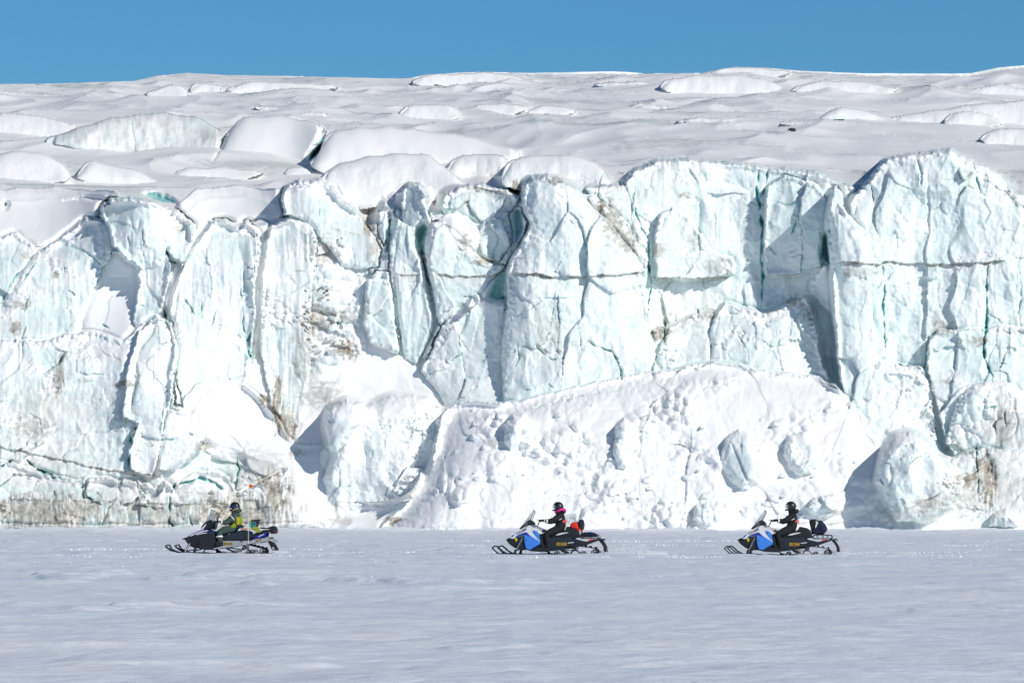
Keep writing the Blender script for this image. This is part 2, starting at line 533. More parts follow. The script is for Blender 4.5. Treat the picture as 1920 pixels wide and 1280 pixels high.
def fracture():
    """the ice breaks into tilted slabs with thin joints between them"""
    X = (PXG - 960) / F * 300; Z = -PYG / F * 300
    front = ss(0, 20, PYG - FR_ROW[None, :] + 70) * (1 - ss(985, 992, PYG)) * (1 - 0.8 * ss(.55, .95, GS))
    for (sx, sz, amp, tl, seed, mlo, gr) in ((3.2, 5.2, .34, .55, 11, -.30, .10), (1.25, 1.9, .13, .30, 12, -.02, .05), (0.55, 0.8, .05, .14, 13, .08, .02)):
        wx = X + sx * .45 * fbm(X / sx, Z / sz, seed, 3); wz = Z + sz * .40 * fbm(X / sx, Z / sz, seed + 1, 3)
        a, b, c, ox, oy, e = cells(wx / sx, wz / sz, seed)
        m = ss(mlo, mlo + .12, fbm(X / (sx * 2.4), Z / (sz * 1.7), seed + 2, 3)) * front
        GD[:] += m * (amp * a + tl * sx * .5 * (b * ox + c * oy))
        j = ss(.055, .0, e) * m * (ss(-.1, .25, fbm(X / sx, Z / sz, seed + 5, 3)))
        GD[:] += j * gr
        GK[:] = np.maximum(GK, j * .35 * ss(0, .3, fbm(X / 5, Z / 5, seed + 6, 2)))
        GB[:] = np.maximum(GB, j * .30 * ss(0, .3, fbm(X / 5, Z / 5, seed + 7, 2)))

def carve():
    """cracks, dirt layers and stains over the finished front"""
    for pts, width, depth, col in CRACKS:
        cx = [p[0] for p in pts]; cy = [p[1] for p in pts]
        W = window(min(cx) - 14, max(cx) + 14, min(cy) - 14, max(cy) + 14)
        PX, PY = PXG[W], PYG[W]
        if PX.size == 0: continue
        jx = 3.4 * fbm(PX / 15, PY / 15, 901, 3); jy = 3.4 * fbm(PX / 13, PY / 13, 902, 3)
        dd, tt = seg_dist(PX + jx, PY + jy, pts, True)
        ww = 0.8 * width * (0.2 + 0.8 * np.sqrt(np.clip(4 * tt * (1 - tt), 0, 1))) * (0.7 + 1.0 * perlin(PX / 17, PY / 17, 77))
        q = np.clip(1 - dd / np.maximum(ww, 0.3), 0, 1)
        GD[W] += np.minimum(0.5 * depth, np.maximum(ww, 0) * 0.028 * 5.5) * np.sqrt(q)
        GB[W] = np.maximum(GB[W], col * ss(0, 0.5, q))
        GS[W] *= 1 - 0.8 * ss(0, 0.4, q)
    for pts, bulge, dk, drip in STRATA:
        cx = [p[0] for p in pts]; cy = [p[1] for p in pts]
        W = window(min(cx), max(cx), min(cy) - 60, max(cy) + 70)
        PX, PY = PXG[W], PYG[W]
        if PX.size == 0: continue
        ly = np.interp(PX, cx, cy) + 5 * fbm(PX / 30, PX * 0, 14, 3)
        q = PY - ly
        kk = ss(0, 12, PX - min(cx)) * ss(0, 12, max(cx) - PX)
        part = 0.35 + 0.85 * ss(-0.3, 0.3, fbm(PX / 26, ly / 50, 15, 4))
        bulge *= 0.6
        GD[W] -= kk * bulge * np.where(q < 0, np.exp(np.minimum(q, 0) / 22.0), 0)
        GD[W] += kk * bulge * 0.6 * np.where(q >= 0, np.exp(-np.maximum(q, 0) / 5.0), 0)
        fl = drip * (0.3 + 1.6 * np.clip(fbm(PX / 4.0, PY / 60, 16, 4) + 0.3, 0, 1))
        band = np.where(q >= -1, np.exp(-np.maximum(q, 0) / np.maximum(fl, 0.8)), 0)
        GK[W] = np.maximum(GK[W], np.clip(kk * dk * band * part, 0, 1))
    for (sx, sy), (rx, ry), amt, vert in STAINS:
        W = window(sx - rx * 1.7, sx + rx * 1.7, sy - ry * 1.7, sy + ry * 1.7)
        PX, PY = PXG[W], PYG[W]
        if PX.size == 0: continue
        q = 1 - np.hypot((PX - sx) / rx, (PY - sy) / ry)
        nn = fbm(PX / (5 if vert else 10), PY / (26 if vert else 8), 18, 4) + 0.3 * fbm(PX / 2.6, PY / 2.6, 19, 2)
        GK[W] = np.maximum(GK[W], amt * ss(-0.1, 0.5, q * 0.8 + 1.2 * nn) * ss(-0.5, 0.15, q))

def limit_gaps():
    """drifted snow and broken ice keep narrow gaps from being deeper than about their width"""
    front = (PYG > FR_ROW[None, :] - 60)
    cap = blur(GD, 4) + 0.32 + 1.6 * GB
    GD[front] = np.minimum(GD, cap)[front]

def soften_crests():
    m = ss(20, -10, PYG - FR_ROW[None, :] + 60)
    m = np.where((GW > 0) & (PYG > 300), 0, m)
    B = blur(GD, 1)
    GD[:] = GD * (1 - m) + B * m

def emit_glacier():
    global GLACIER
    PYc = np.maximum(PYG, SKY_ROW[None, :])
    X = (PXG - 960) / F * GD
    Z = CAM_Z + (HORIZON - PYc) / F * GD
    P = np.stack([X, GD, Z], -1).reshape(-1, 3)
    A = np.stack([np.clip(GS, 0, 1), np.clip(GK, 0, 1), np.clip(GB, 0, 1), np.ones(GD.shape)], -1).reshape(-1, 4)
    above = PYG < SKY_ROW[None, :]
    keep = ~(above[1:, 1:] & above[1:, :-1])
    own = GW[1:, :-1].copy()
    ids, cnt = np.unique(own[keep], return_counts=True)
    for i_, c_ in zip(ids, cnt):
        if c_ < 60: own[own == i_] = 0
    ks = [k for k in np.unique(own[keep])]
    allq = grid_quads(len(GYS), len(GXS)).reshape(len(GYS) - 1, len(GXS) - 1, 4)
    root = None
    for k_ in ks:
        pc = PIECES[k_]
        q = allq[keep & (own == k_)]
        used = np.unique(q)
        remap = np.zeros(len(P), np.int64); remap[used] = np.arange(len(used))
        Pu, Au, Q = P[used], A[used], remap[q]
        # at a crest the near surface runs on over its own edge before the ground behind begins
        dq = Pu[Q, 1]
        dmin = dq.min(axis=1)
        jump = (dq.max(axis=1) - dmin) > 3.0
        if jump.any():
            qj = Q[jump]; k0 = dmin[jump][:, None]
            base = Pu[qj]                                     # corners scaled along to the near distance
            kd = k0 * 0.9998 + np.array([[0, 0, 6.0, 6.0]]) * STEP * k0 / F
            f = kd / base[:, :, 1]
            nx = base[:, :, 0] * f; nz = CAM_Z + (base[:, :, 2] - CAM_Z) * f
            extra = np.stack([nx, np.broadcast_to(kd, nx.shape), nz], -1).reshape(-1, 3)
            near = qj[np.arange(len(qj)), dq[jump].argmin(axis=1)]
            ea = np.repeat(Au[near], 4, axis=0)
            n0 = len(Pu)
            Pu = np.concatenate([Pu, extra]); Au = np.concatenate([Au, ea])
            Q = np.concatenate([Q, (n0 + np.arange(len(extra))).reshape(-1, 4)])
        o = mesh_np(pc['name'], Pu, Q, MAT_ICE, None, Au, smooth=True)
        if k_ == 0:
            root = GLACIER = o
            tag(o, 'snow covered glacier surface rising behind the broken ice front', kind='structure')
        elif pc['parent'] is True: o.parent = root
        if pc.get('label'): tag(o, pc['label'], pc.get('cat'), pc.get('group'))
    return root
# ---------------------------------------------------------------- cracks, dirt layers and stains of the ice front, traced in photo pixels
CRACKS += [
    ([(1425, 316), (1419, 350), (1424, 390), (1429, 430), (1426, 480), (1430, 520), (1427, 576)], 4.0, 3.0, 1.0),
    ([(1441, 318), (1434, 350), (1427, 372)], 3.2, 1.6, .8),
    ([(1420, 330), (1417, 360)], 3.0, 1.4, .7),
    ([(1193, 355), (1187, 372), (1190, 395), (1205, 430), (1215, 448)], 2.2, 1.0, .7),
    ([(1216, 448), (1217, 480), (1215, 500), (1222, 530), (1216, 570), (1214, 595)], 3.0, 2.4, 1.0),
    ([(1340, 395), (1342, 430), (1338, 462)], 1.6, .6, .6),
    ([(1503, 420), (1505, 470), (1502, 512)], 1.8, .9, .7),
    ([(1495, 410), (1488, 432), (1483, 438)], 3.2, .8, .8),
    ([(1537, 430), (1537, 470), (1539, 508)], 2.0, 1.0, .8),
    ([(1655, 498), (1659, 535), (1655, 575), (1659, 640), (1660, 668)], 2.4, 1.6, .9),
    ([(1854, 490), (1849, 540), (1851, 600), (1844, 650), (1848, 680), (1861, 705), (1858, 722)], 3.6, 2.2, .95),
    ([(1825, 305), (1834, 340), (1840, 365)], 3.0, 1.1, .7),
    ([(1632, 342), (1637, 370), (1641, 398)], 2.0, .7, .6),
    ([(1648, 362), (1650, 400)], 1.6, .6, .5),
    ([(1720, 300), (1728, 325), (1727, 350)], 5.0, .7, .1),
    ([(1892, 600), (1893, 640)], 1.6, .8, .7),
    ([(1912, 500), (1916, 560), (1908, 590)], 1.8, .7, .6),
    ([(757, 500), (759, 512)], 2, .5, .3),
    ([(857, 480), (858, 510)], 1.6, .7, .6), ([(858, 540), (857, 560)], 1.4, .5, .6),
    ([(1038, 545), (1037, 580), (1032, 615), (1022, 640)], 1.6, .7, .45),
    ([(1045, 550), (1048, 600), (1046, 660), (1053, 672), (1058, 664)], 2.0, .9, .65),
    ([(1085, 600), (1088, 640), (1090, 662)], 1.4, .7, .6),
    ([(1000, 636), (1010, 655), (1035, 675), (1052, 672)], 2.0, .6, .35),
    ([(968, 640), (973, 668), (965, 690)], 2.0, .6, .25),
    ([(1095, 635), (1120, 650), (1150, 660), (1162, 690), (1166, 712)], 3.4, 1.0, .25),
    ([(965, 596), (1000, 575), (1035, 552)], 1.5, .5, .1),
    ([(955, 772), (1000, 765), (1050, 752), (1110, 737), (1170, 728)], 1.8, .7, .2),
    ([(1245, 575), (1247, 640), (1249, 690)], 2.0, .8, .5), ([(1376, 618), (1398, 650), (1404, 675)], 1.8, .7, .5),
    ([(1335, 640), (1330, 690)], 1.8, .8, .3), ([(1462, 620), (1460, 660)], 1.6, .5, .3), ([(1306, 560), (1309, 600)], 1.6, .5, .4),
    ([(267, 428), (269, 455), (268, 480)], 2.0, 1.0, .5), ([(598, 372), (600, 400), (601, 430)], 1.8, .9, .6),
    ([(312, 470), (320, 492), (330, 492)], 2.6, .9, .7),
    ([(34, 540), (60, 500), (75, 485)], 1.8, .7, .5), ([(0, 570), (25, 525), (38, 505)], 2.6, 1.6, .7), ([(40, 600), (52, 560), (60, 530)], 2.2, .7, .5),
    ([(307, 752), (303, 790), (297, 815)], 2.0, 1.0, .5), ([(258, 800), (247, 820), (243, 860), (242, 878)], 3.0, 1.3, .7),
    ([(156, 880), (155, 940), (157, 984)], 2.0, 1.0, .6), ([(102, 905), (101, 940)], 1.5, .5, .5),
    ([(318, 930), (319, 950), (317, 975), (330, 992)], 3.6, 1.8, .9), ([(357, 936), (352, 956), (358, 975), (363, 992)], 2.2, 1.0, .8),
    ([(218, 912), (215, 935), (200, 962), (190, 985)], 2.0, .8, .4), ([(80, 945), (82, 990)], 1.3, .5, .3), ([(50, 950), (54, 985)], 1.3, .5, .3),
    ([(120, 950), (118, 988)], 1.3, .5, .3), ([(270, 945), (272, 985)], 1.3, .4, .3), ([(400, 945), (398, 985)], 1.3, .5, .3),
    ([(0, 836), (30, 848), (48, 835), (50, 826)], 2.4, 1.4, .5), ([(0, 876), (14, 868), (24, 862)], 3.0, 1.2, .5),
    ([(48, 860), (70, 880), (100, 893), (130, 900)], 6.0, 1.5, .75),
    ([(335, 908), (345, 905), (375, 896), (400, 903), (418, 918)], 5.0, 1.1, .6),
    ([(444, 857), (447, 880), (441, 915)], 5.0, 1.1, .8), ([(160, 928), (175, 938)], 2.6, .8, .6),
    ([(262, 908), (272, 925)], 3.0, 1.0, .6), ([(330, 905), (318, 925)], 3.0, .9, .5),
    ([(470, 620), (466, 660), (474, 680)], 5.0, 1.2, .9), ([(452, 540), (454, 580), (450, 600)], 2.4, .8, .6),
    ([(455, 585), (459, 630)], 3.0, .8, .6), ([(378, 560), (378, 605)], 2.4, .6, .5), ([(345, 560), (365, 590)], 3.0, .6, .4),
    ([(120, 500), (122, 512)], 2.4, .6, .6), ([(260, 570), (272, 575)], 2.5, .8, .5), ([(190, 605), (205, 618)], 3.0, .9, .7),
    ([(660, 460), (664, 500)], 1.6, .6, .2), ([(632, 600), (634, 616)], 4.0, 1.2, .9), ([(595, 520), (597, 548)], 2.2, .8, .3),
    ([(730, 910), (722, 930)], 1.3, .4, .5), ([(1650, 895), (1660, 915)], 2.6, 1.0, .5),
    ([(1830, 830), (1833, 880), (1836, 940)], 3.0, 1.3, .7), ([(1884, 770), (1886, 800)], 3.0, 1.0, .3), ([(1845, 765), (1870, 762)], 3.0, .9, .7),
    ([(1760, 620), (1741, 632), (1738, 670), (1734, 692)], 3.6, 1.1, .2), ([(1668, 680), (1690, 685), (1720, 690), (1735, 694)], 1.6, .6, .3),
    ([(1240, 690), (1300, 692), (1330, 700)], 1.6, .6, .1), ([(610, 250), (598, 270), (580, 300)], 6.0, 2.5, .8),
    ([(1060, 470), (1040, 510)], 1.2, .3, .2), ([(1190, 465), (1200, 500)], 1.2, .3, .2),
    ([(1862, 680), (1900, 683)], 1.5, .5, .3), ([(1760, 530), (1757, 560), (1764, 580)], 1.6, .4, .3),
    ([(865, 555), (893, 560)], 1.6, .5, .2), ([(860, 640), (867, 660)], 2.2, .6, .2), ([(905, 680), (915, 665)], 2.6, .7, .2),
]
STRATA += [
    ([(955, 512), (1000, 514), (1040, 518), (1080, 519), (1150, 515), (1207, 511)], .32, .95, 5),
    ([(738, 513), (760, 516), (790, 514)], .12, .6, 6),
    ([(810, 513), (850, 517), (890, 518), (930, 514), (945, 510)], .20, .8, 7),
    ([(1222, 519), (1280, 522), (1330, 521), (1372, 518)], .22, .75, 4),
    ([(1430, 514), (1480, 515), (1530, 511)], .16, .55, 3),
    ([(1566, 489), (1600, 492), (1650, 497), (1658, 489), (1700, 493), (1760, 496), (1820, 493), (1888, 488)], .30, 1.0, 6),
    ([(1892, 484), (1960, 482), (2060, 484)], .1, .5, 4),
    ([(-120, 840), (0, 836), (50, 848), (120, 862), (180, 876), (230, 886), (310, 893)], .24, .9, 2),
    ([(10, 934), (60, 937), (150, 939), (230, 938)], .12, .85, 16), ([(235, 943), (300, 944), (430, 944)], .12, .75, 14),
    ([(-120, 938), (0, 940)], .1, .4, 12), ([(340, 922), (420, 926), (460, 922)], .1, .5, 12),
    ([(168, 810), (250, 808)], .05, .35, 1.5), ([(544, 507), (575, 508)], .05, .7, 2),
    ([(630, 937), (680, 944), (730, 952)], .05, .6, 2), ([(570, 540), (640, 545)], .1, .4, 14),
    ([(1700, 955), (1740, 935), (1775, 920)], .1, .9, 8), ([(1790, 905), (1820, 890), (1850, 870), (1866, 855)], .15, 1.0, 14),
    ([(1875, 790), (1915, 796)], .1, .9, 22),
    ([(822, 420), (850, 425), (870, 448), (895, 475)], .05, .6, 3), ([(866, 352), (900, 352), (945, 362)], .06, .9, 6),
    ([(775, 352), (798, 366)], .05, .6, 5), ([(1110, 350), (1180, 348)], .06, .6, 8), ([(620, 428), (650, 432), (680, 445)], .06, .6, 6),
    ([(673, 392), (690, 400)], .05, .8, 10), ([(540, 352), (610, 352)], .04, .35, 6), ([(325, 430), (356, 432)], .05, .6, 14),
    ([(200, 415), (240, 420), (262, 430)], .06, .3, 4), ([(270, 428), (350, 425)], .05, .5, 6),
    ([(1620, 470), (1650, 474)], .02, .0, 2),
]
STAINS += [
    ((1148, 412), (22, 48), .65, False), ((1175, 450), (22, 30), .6, False), ((1128, 388), (10, 18), .9, False), ((1040, 340), (16, 8), .8, False),
    ((970, 350), (14, 14), .8, True), ((870, 455), (14, 20), .6, False), ((905, 488), (24, 10), .7, False), ((520, 755), (12, 60), .95, True),
    ((535, 790), (22, 40), .7, True), ((495, 750), (12, 14), .9, False), ((548, 800), (10, 16), .9, True), ((590, 600), (34, 30), .6, False),
    ((650, 655), (30, 20), .85, False), ((600, 740), (42, 28), .5, False), ((570, 690), (30, 40), .45, True), ((610, 470), (30, 30), .4, False),
    ((700, 470), (14, 40), .5, True), ((690, 420), (10, 30), .8, True), ((60, 800), (50, 26), .55, False), ((112, 710), (12, 50), .8, True), ((235, 720), (26, 8), .7, False),
    ((160, 712), (12, 5), .7, False), ((85, 750), (60, 40), .3, True), ((30, 615), (12, 14), .8, False), ((105, 515), (6, 8), .9, False),
    ((90, 890), (120, 80), .22, False), ((515, 925), (34, 50), .85, True), ((440, 962), (120, 40), .8, True), ((90, 960), (150, 38), .8, True),
    ((290, 965), (130, 34), .55, True), ((200, 930), (220, 40), .25, False), ((120, 780), (160, 60), .16, False), ((470, 880), (80, 50), .3, False), ((1720, 960), (90, 20), .3, False), ((1880, 900), (60, 80), .3, True), ((500, 905), (22, 16), .6, False), ((380, 835), (24, 10), .6, False), ((555, 850), (16, 6), .6, False),
    ((740, 975), (22, 8), .9, False), ((640, 975), (30, 8), .4, False), ((632, 960), (6, 24), .5, True), ((1880, 800), (30, 60), .55, True),
    ((1855, 900), (18, 60), .95, True), ((1745, 945), (50, 16), .6, False), ((1815, 900), (26, 14), .9, False), ((1845, 870), (20, 16), .85, False),
    ((1800, 930), (60, 34), .35, False), ((1835, 640), (24, 10), .7, False), ((1770, 615), (26, 16), .55, False), ((1490, 565), (22, 14), .6, False), ((1520, 590), (14, 22), .55, True),
    ((1300, 450), (14, 24), .4, False), ((1285, 368), (10, 8), .8, False), ((1235, 470), (16, 16), .55, False), ((1345, 500), (30, 20), .4, False), ((1240, 625), (20, 16), .8, False),
    ((1330, 590), (16, 16), .5, False), ((1020, 620), (30, 60), .3, True), ((1250, 600), (90, 30), .25, False), ((1040, 620), (12, 60), .3, True),
    ((1775, 715), (14, 5), .6, False), ((1570, 960), (20, 8), .5, False), ((925, 830), (16, 10), .3, False), ((1590, 505), (10, 22), .6, False),
    ((1620, 510), (40, 10), .35, False), ((1900, 370), (20, 60), .2, True), ((570, 655), (26, 60), .4, True), ((480, 660), (8, 60), .3, True),
    ((640, 590), (40, 14), .4, False), ((100, 545), (30, 10), .2, False), ((40, 570), (20, 10), .6, False), ((50, 480), (14, 10), .4, False),
]

# ---------------------------------------------------------------- the ice front, back to front
def on_surface(px, py):
    return float(GD[int((py - GYS[0]) / STEP), int((px - GXS[0]) / STEP)])
R = relief
# backing wall, mostly seen in the gaps
# far left recess wall and snow slopes over it
R('ice_wall', [(-220, 620), (-220, 440), (-60, 462), (30, 440), (75, 470), (60, 520), (20, 600), (0, 640)], 304, T=1.5, w=1.5, gz=.25, topT=1, topw=2, flute=1.2, seed=11)
R('snow_slope', [(-220, 480), (-220, 380), (0, 375), (140, 370), (230, 382), (215, 420), (150, 425), (95, 465), (30, 470)], 306, T=2, w=3, gz=1.6, ice=0, snow=1, rough=.9, topT=2, topw=3, seed=12)
R('snow_slope', [(150, 640), (150, 500), (200, 440), (320, 470), (345, 500), (330, 560), (310, 600), (270, 640), (230, 660)], 302.2, T=1.5, w=3, gz=.7, ice=0, snow=1, rough=1.2, seed=13)
R('snow_slope', [(330, 470), (350, 380), (440, 365), (540, 380), (620, 460), (600, 620), (560, 700), (470, 720), (420, 560)], 305.2, T=1.5, w=3, gz=.45, ice=0, snow=1, rough=1.0, topT=1.5, topw=3, seed=14)
R('snow_slope', [(520, 420), (560, 375), (700, 350), (760, 380), (760, 500), (700, 640), (600, 640), (540, 560)], 306, T=1.5, w=3, gz=.9, ice=.1, snow=.8, rough=1.3, topT=1.5, topw=3, seed=15)

# left mass
R('ice_buttress', [(-220, 960), (-220, 560), (0, 575), (38, 508), (62, 478), (80, 470), (112, 448), (138, 428), (163, 412), (195, 417), (209, 432), (210, 470), (200, 492), (188, 505), (172, 560), (160, 600), (135, 680), (110, 740), (60, 860), (0, 960)],
  300.5, T=3.2, w=2.6, gz=.28, gx=.05, topT=2.0, topw=3.0, scoop=.55, flute=1.2, snow=.05, topsnow=.5, seed=21)
R('ice_block', [(193, 405), (192, 392), (210, 378), (245, 373), (290, 384), (330, 398), (356, 420), (359, 450), (352, 478), (338, 492), (322, 485), (312, 468), (300, 500), (268, 505), (235, 480), (212, 460), (205, 430)],
  302.2, T=2.4, w=.9, gz=.05, topT=2.8, topw=1.6, flute=1.0, topsnow=1.0, seed=22)
R('ice_column', [(262, 470), (310, 460), (318, 500), (308, 560), (300, 590), (298, 640), (286, 660), (262, 640), (250, 600), (262, 540)], 302.4, T=1.3, w=1.2, gz=.1, flute=2.0, seed=23)
R('ice_buttress', [(336, 520), (352, 485), (370, 455), (398, 420), (424, 416), (446, 430), (462, 420), (485, 440), (488, 470), (474, 520), (478, 580), (472, 640), (460, 700), (440, 760), (390, 800), (345, 780), (332, 700), (322, 640), (318, 600), (322, 560)],
  300.6, T=2.8, w=2.4, gz=.20, gx=.03, topT=1.6, topw=2, scoop=.5, flute=1.6, topsnow=.7, seed=24)
R('snow_gully', [(446, 470), (480, 430), (500, 445), (498, 520), (500, 620), (520, 760), (470, 760), (455, 640), (462, 560)], 302.4, T=1.0, w=1.2, gz=.35, ice=0, snow=1, rough=.8, seed=25)
R('ice_column', [(498, 470), (510, 425), (545, 410), (580, 420), (594, 445), (592, 500), (580, 560), (585, 640), (575, 760), (540, 820), (510, 760), (490, 660), (490, 560)], 301.4, T=1.8, w=1.7, gz=.18, topT=1.2, topw=1.6, flute=2.0, topsnow=1.0, snow=.1, seed=26)
R('ice_block', [(531, 375), (537, 354), (560, 343), (600, 341), (618, 352), (640, 380), (668, 400), (700, 438), (716, 470), (712, 500), (670, 505), (640, 498), (612, 462), (588, 430), (560, 408), (535, 400)],
  303.6, T=2.0, w=1.0, gz=.25, topT=1.6, topw=1.6, flute=1.2, topsnow=.8, seed=28)
R('broken_ice', [(575, 500), (600, 470), (660, 485), (700, 500), (690, 560), (682, 620), (690, 680), (640, 720), (600, 780), (560, 830), (520, 800), (540, 700), (560, 600)], 301.8, T=1.4, w=1.6, gz=.3,
  chunky=.8, rough=1.5, snow=.35, topsnow=.8, seed=29)
R('snow_drift', [(575, 700), (620, 690), (668, 670), (660, 720), (625, 760), (600, 800), (560, 800), (560, 740)], 300.4, T=1.0, w=1.4, gz=.5, ice=0, snow=1, rough=.8, seed=30)
# lower left wall
R('ice_wall', [(-220, 1000), (-220, 660), (0, 640), (90, 640), (170, 620), (230, 640), (262, 610), (300, 592), (330, 640), (322, 700), (325, 760), (400, 780), (460, 830), (500, 860), (540, 880), (545, 905), (520, 950), (500, 1000)],
  297.6, T=3.0, w=2.2, gz=.24, gx=.02, scoop=.7, flute=.8, topT=1.6, topw=2.5, snow=.12, topsnow=.5, rough=1.2, seed=31, warp=6)
R('ice_ridge', [(238, 700), (262, 620), (296, 594), (318, 606), (328, 650), (322, 700), (318, 760), (298, 820), (270, 800), (230, 780)], 296.8, T=1.6, w=1.6, gz=.3, gx=-.1, scoop=.4, topsnow=.6, seed=32)
R('ice_slab', [(248, 815), (260, 795), (300, 770), (306, 800), (298, 850), (282, 892), (246, 880), (242, 850)], 296.5, T=.9, w=.6, gz=.15, seed=34)
R('ice_slab', [(318, 770), (360, 775), (385, 830), (370, 850), (330, 880), (300, 880), (296, 840)], 296.6, T=.8, w=1.2, gz=.4, scoop=.4, seed=35)
R('ice_ledge', [(-220, 1000), (-220, 870), (0, 866), (60, 880), (110, 896), (160, 905), (235, 905), (240, 1000)], 295.6, T=1.1, w=.6, gz=.12, topT=.8, topw=.7, topsnow=.8, chunky=.35, rough=.9, seed=36)
R('ice_ledge', [(215, 1000), (222, 960), (250, 925), (258, 900), (300, 925), (345, 912), (400, 908), (430, 925), (455, 925), (500, 900), (540, 880), (543, 905), (525, 950), (495, 1000)], 295.6, T=1.1, w=.6, gz=.12, topT=.6, topw=.7, topsnow=.6, chunky=.4, rough=.9, seed=37, stain=.10)
R('ice_slab', [(220, 935), (232, 900), (255, 905), (262, 928), (245, 942), (226, 946)], 295.1, T=.5, w=.5, topsnow=1.0, snow=.4, seed=38)
R('ice_slab', [(255, 944), (272, 926), (290, 938), (312, 905), (330, 925), (345, 945), (300, 952)], 295.0, T=.5, w=.4, topsnow=1.0, snow=.4, seed=39)
R('snow_cap', [(345, 925), (360, 910), (385, 903), (405, 910), (425, 930), (425, 940), (380, 932)], 295.0, T=.5, w=.5, ice=0, snow=1, rough=.5, seed=40)
R('ice_slab', [(160, 930), (165, 900), (200, 896), (222, 905), (216, 935), (190, 945)], 295.1, T=.5, w=.5, scoop=.2, seed=41)

# centre-left towers
R('ice_wall', [(660, 560), (690, 430), (730, 395), (820, 410), (960, 380), (990, 400), (990, 620), (860, 700), (700, 700)], 307, T=1.2, w=1, gz=.1, flute=1.4, ice=1, topsnow=.2, rough=1.4, seed=42)
R('ice_fin', [(712, 400), (722, 384), (735, 390), (740, 410), (733, 440), (720, 460), (712, 435)], 304, T=1, w=.6, topT=.6, topw=.6, step=1.4, seed=43)
R('ice_fin', [(738, 405), (742, 392), (756, 400), (752, 440), (740, 462), (726, 470), (728, 440)], 304.4, T=1, w=.6, step=1.4, seed=44)
R('ice_pillar', [(755, 430), (754, 385), (757, 362), (766, 347), (786, 350), (798, 364), (797, 395), (806, 412), (812, 430), (800, 470), (775, 480), (758, 470)], 303.0, T=2.0, w=1.0, gz=.02, topT=.8, topw=.8, flute=.8, rough=1.0, topsnow=.4, seed=45, step=1.4)
R('ice_tower', [(731, 470), (738, 430), (745, 410), (758, 418), (768, 425), (776, 455), (790, 480), (800, 530), (812, 580), (819, 608), (803, 645), (780, 684), (760, 672), (752, 640), (742, 600), (738, 540), (730, 505)],
  302.0, T=2.6, w=1.0, gz=-.02, gx=.10, topT=1.2, topw=1.2, flute=1.4, rough=1.0, topsnow=.35, seed=46, step=1.4)
R('ice_tower', [(686, 560), (690, 524), (706, 509), (730, 512), (736, 560), (741, 610), (749, 655), (745, 664), (718, 652), (695, 640), (682, 610)], 301.8, T=1.8, w=1.0, gz=0, gx=.08, topT=1.0, topw=1.0, topsnow=.7, rough=.9, seed=47, step=1.4)
R('ice_block', [(826, 385), (838, 366), (866, 352), (905, 350), (946, 358), (972, 372), (962, 392), (952, 400), (958, 430), (956, 455), (944, 480), (930, 500), (902, 488), (880, 470), (852, 425), (832, 412)],
  303.6, T=2.2, w=1.1, gz=.12, gx=.05, topT=1.4, topw=1.2, scoop=.9, topsnow=.9, rough=1.3, seed=48, step=1.4)
R('ice_block', [(905, 420), (925, 398), (950, 402), (959, 432), (957, 460), (935, 490), (908, 488), (898, 450)], 302.6, T=1.6, w=.8, gz=.1, topT=1.2, topw=.7, topsnow=1.0, seed=49, step=1.4)
R('ice_block', [(797, 462), (800, 440), (812, 419), (832, 416), (852, 430), (872, 462), (900, 484), (930, 497), (947, 498), (951, 550), (930, 566), (895, 560), (872, 570), (848, 594), (826, 608), (819, 588), (812, 540), (800, 500)],
  301.6, T=2.4, w=1.1, gz=.02, topT=1.2, topw=1.0, rough=1.1, topsnow=.7, seed=50, step=1.4)
R('snow_cap', [(838, 425), (850, 420), (872, 432), (882, 448), (872, 458), (858, 452)], 301.0, T=.9, w=.6, ice=0, snow=1, rough=.5, warp=3, seed=51)
R('loose_ice_chunk', [(877, 576), (884, 560), (896, 552), (900, 566), (890, 574)], 299.5, T=.5, w=.4, ice=.1, snow=1, rough=.6, warp=2, step=1.3, seed=52)
R('snow_slope', [(600, 790), (612, 750), (640, 700), (668, 640), (676, 625), (700, 640), (745, 662), (780, 690), (800, 700), (830, 740), (830, 800), (760, 860), (640, 860)], 298.4, T=1.6, w=2.6, gz=.75, ice=0, snow=1, rough=.9, topT=.8, topw=2, seed=53)
R('ice_buttress', [(788, 694), (806, 665), (828, 612), (856, 582), (890, 564), (942, 560), (952, 600), (948, 690), (945, 780), (900, 800), (850, 780), (820, 735)],
  299.8, T=2.4, w=1.6, gz=.22, gx=.05, scoop=.5, rough=1.2, topT=1.0, topw=1.4, snow=.25, topsnow=.6, seed=54)
# the great centre tower
R('ice_tower', [(983, 372), (984, 350), (1000, 336), (1026, 332), (1048, 342), (1082, 356), (1100, 372), (1106, 392), (1130, 405), (1150, 428), (1175, 460), (1196, 482), (1209, 508), (1204, 540), (1210, 570), (1216, 610), (1226, 655), (1234, 705), (1205, 724), (1130, 740), (1050, 758), (980, 776), (950, 786), (943, 700), (944, 640), (953, 575), (952, 520), (957, 488), (972, 466), (988, 440), (994, 415), (984, 395)],
  298.0, T=3.6, w=1.9, gz=.10, gx=-.02, topT=2.6, topw=3.2, back=7, scoop=.75, flute=.5, rough=1.5, snow=.06, topsnow=.35, seed=55, step=1.4, warp=4)
R('dirty_ledge', [(1098, 372), (1112, 368), (1135, 388), (1160, 410), (1185, 440), (1203, 462), (1214, 500), (1204, 506), (1190, 478), (1165, 452), (1148, 432), (1122, 402)], 300.5, T=1, w=.6, gz=.3, chunky=.5, rough=1.3, snow=.3, stain=.5, seed=56)
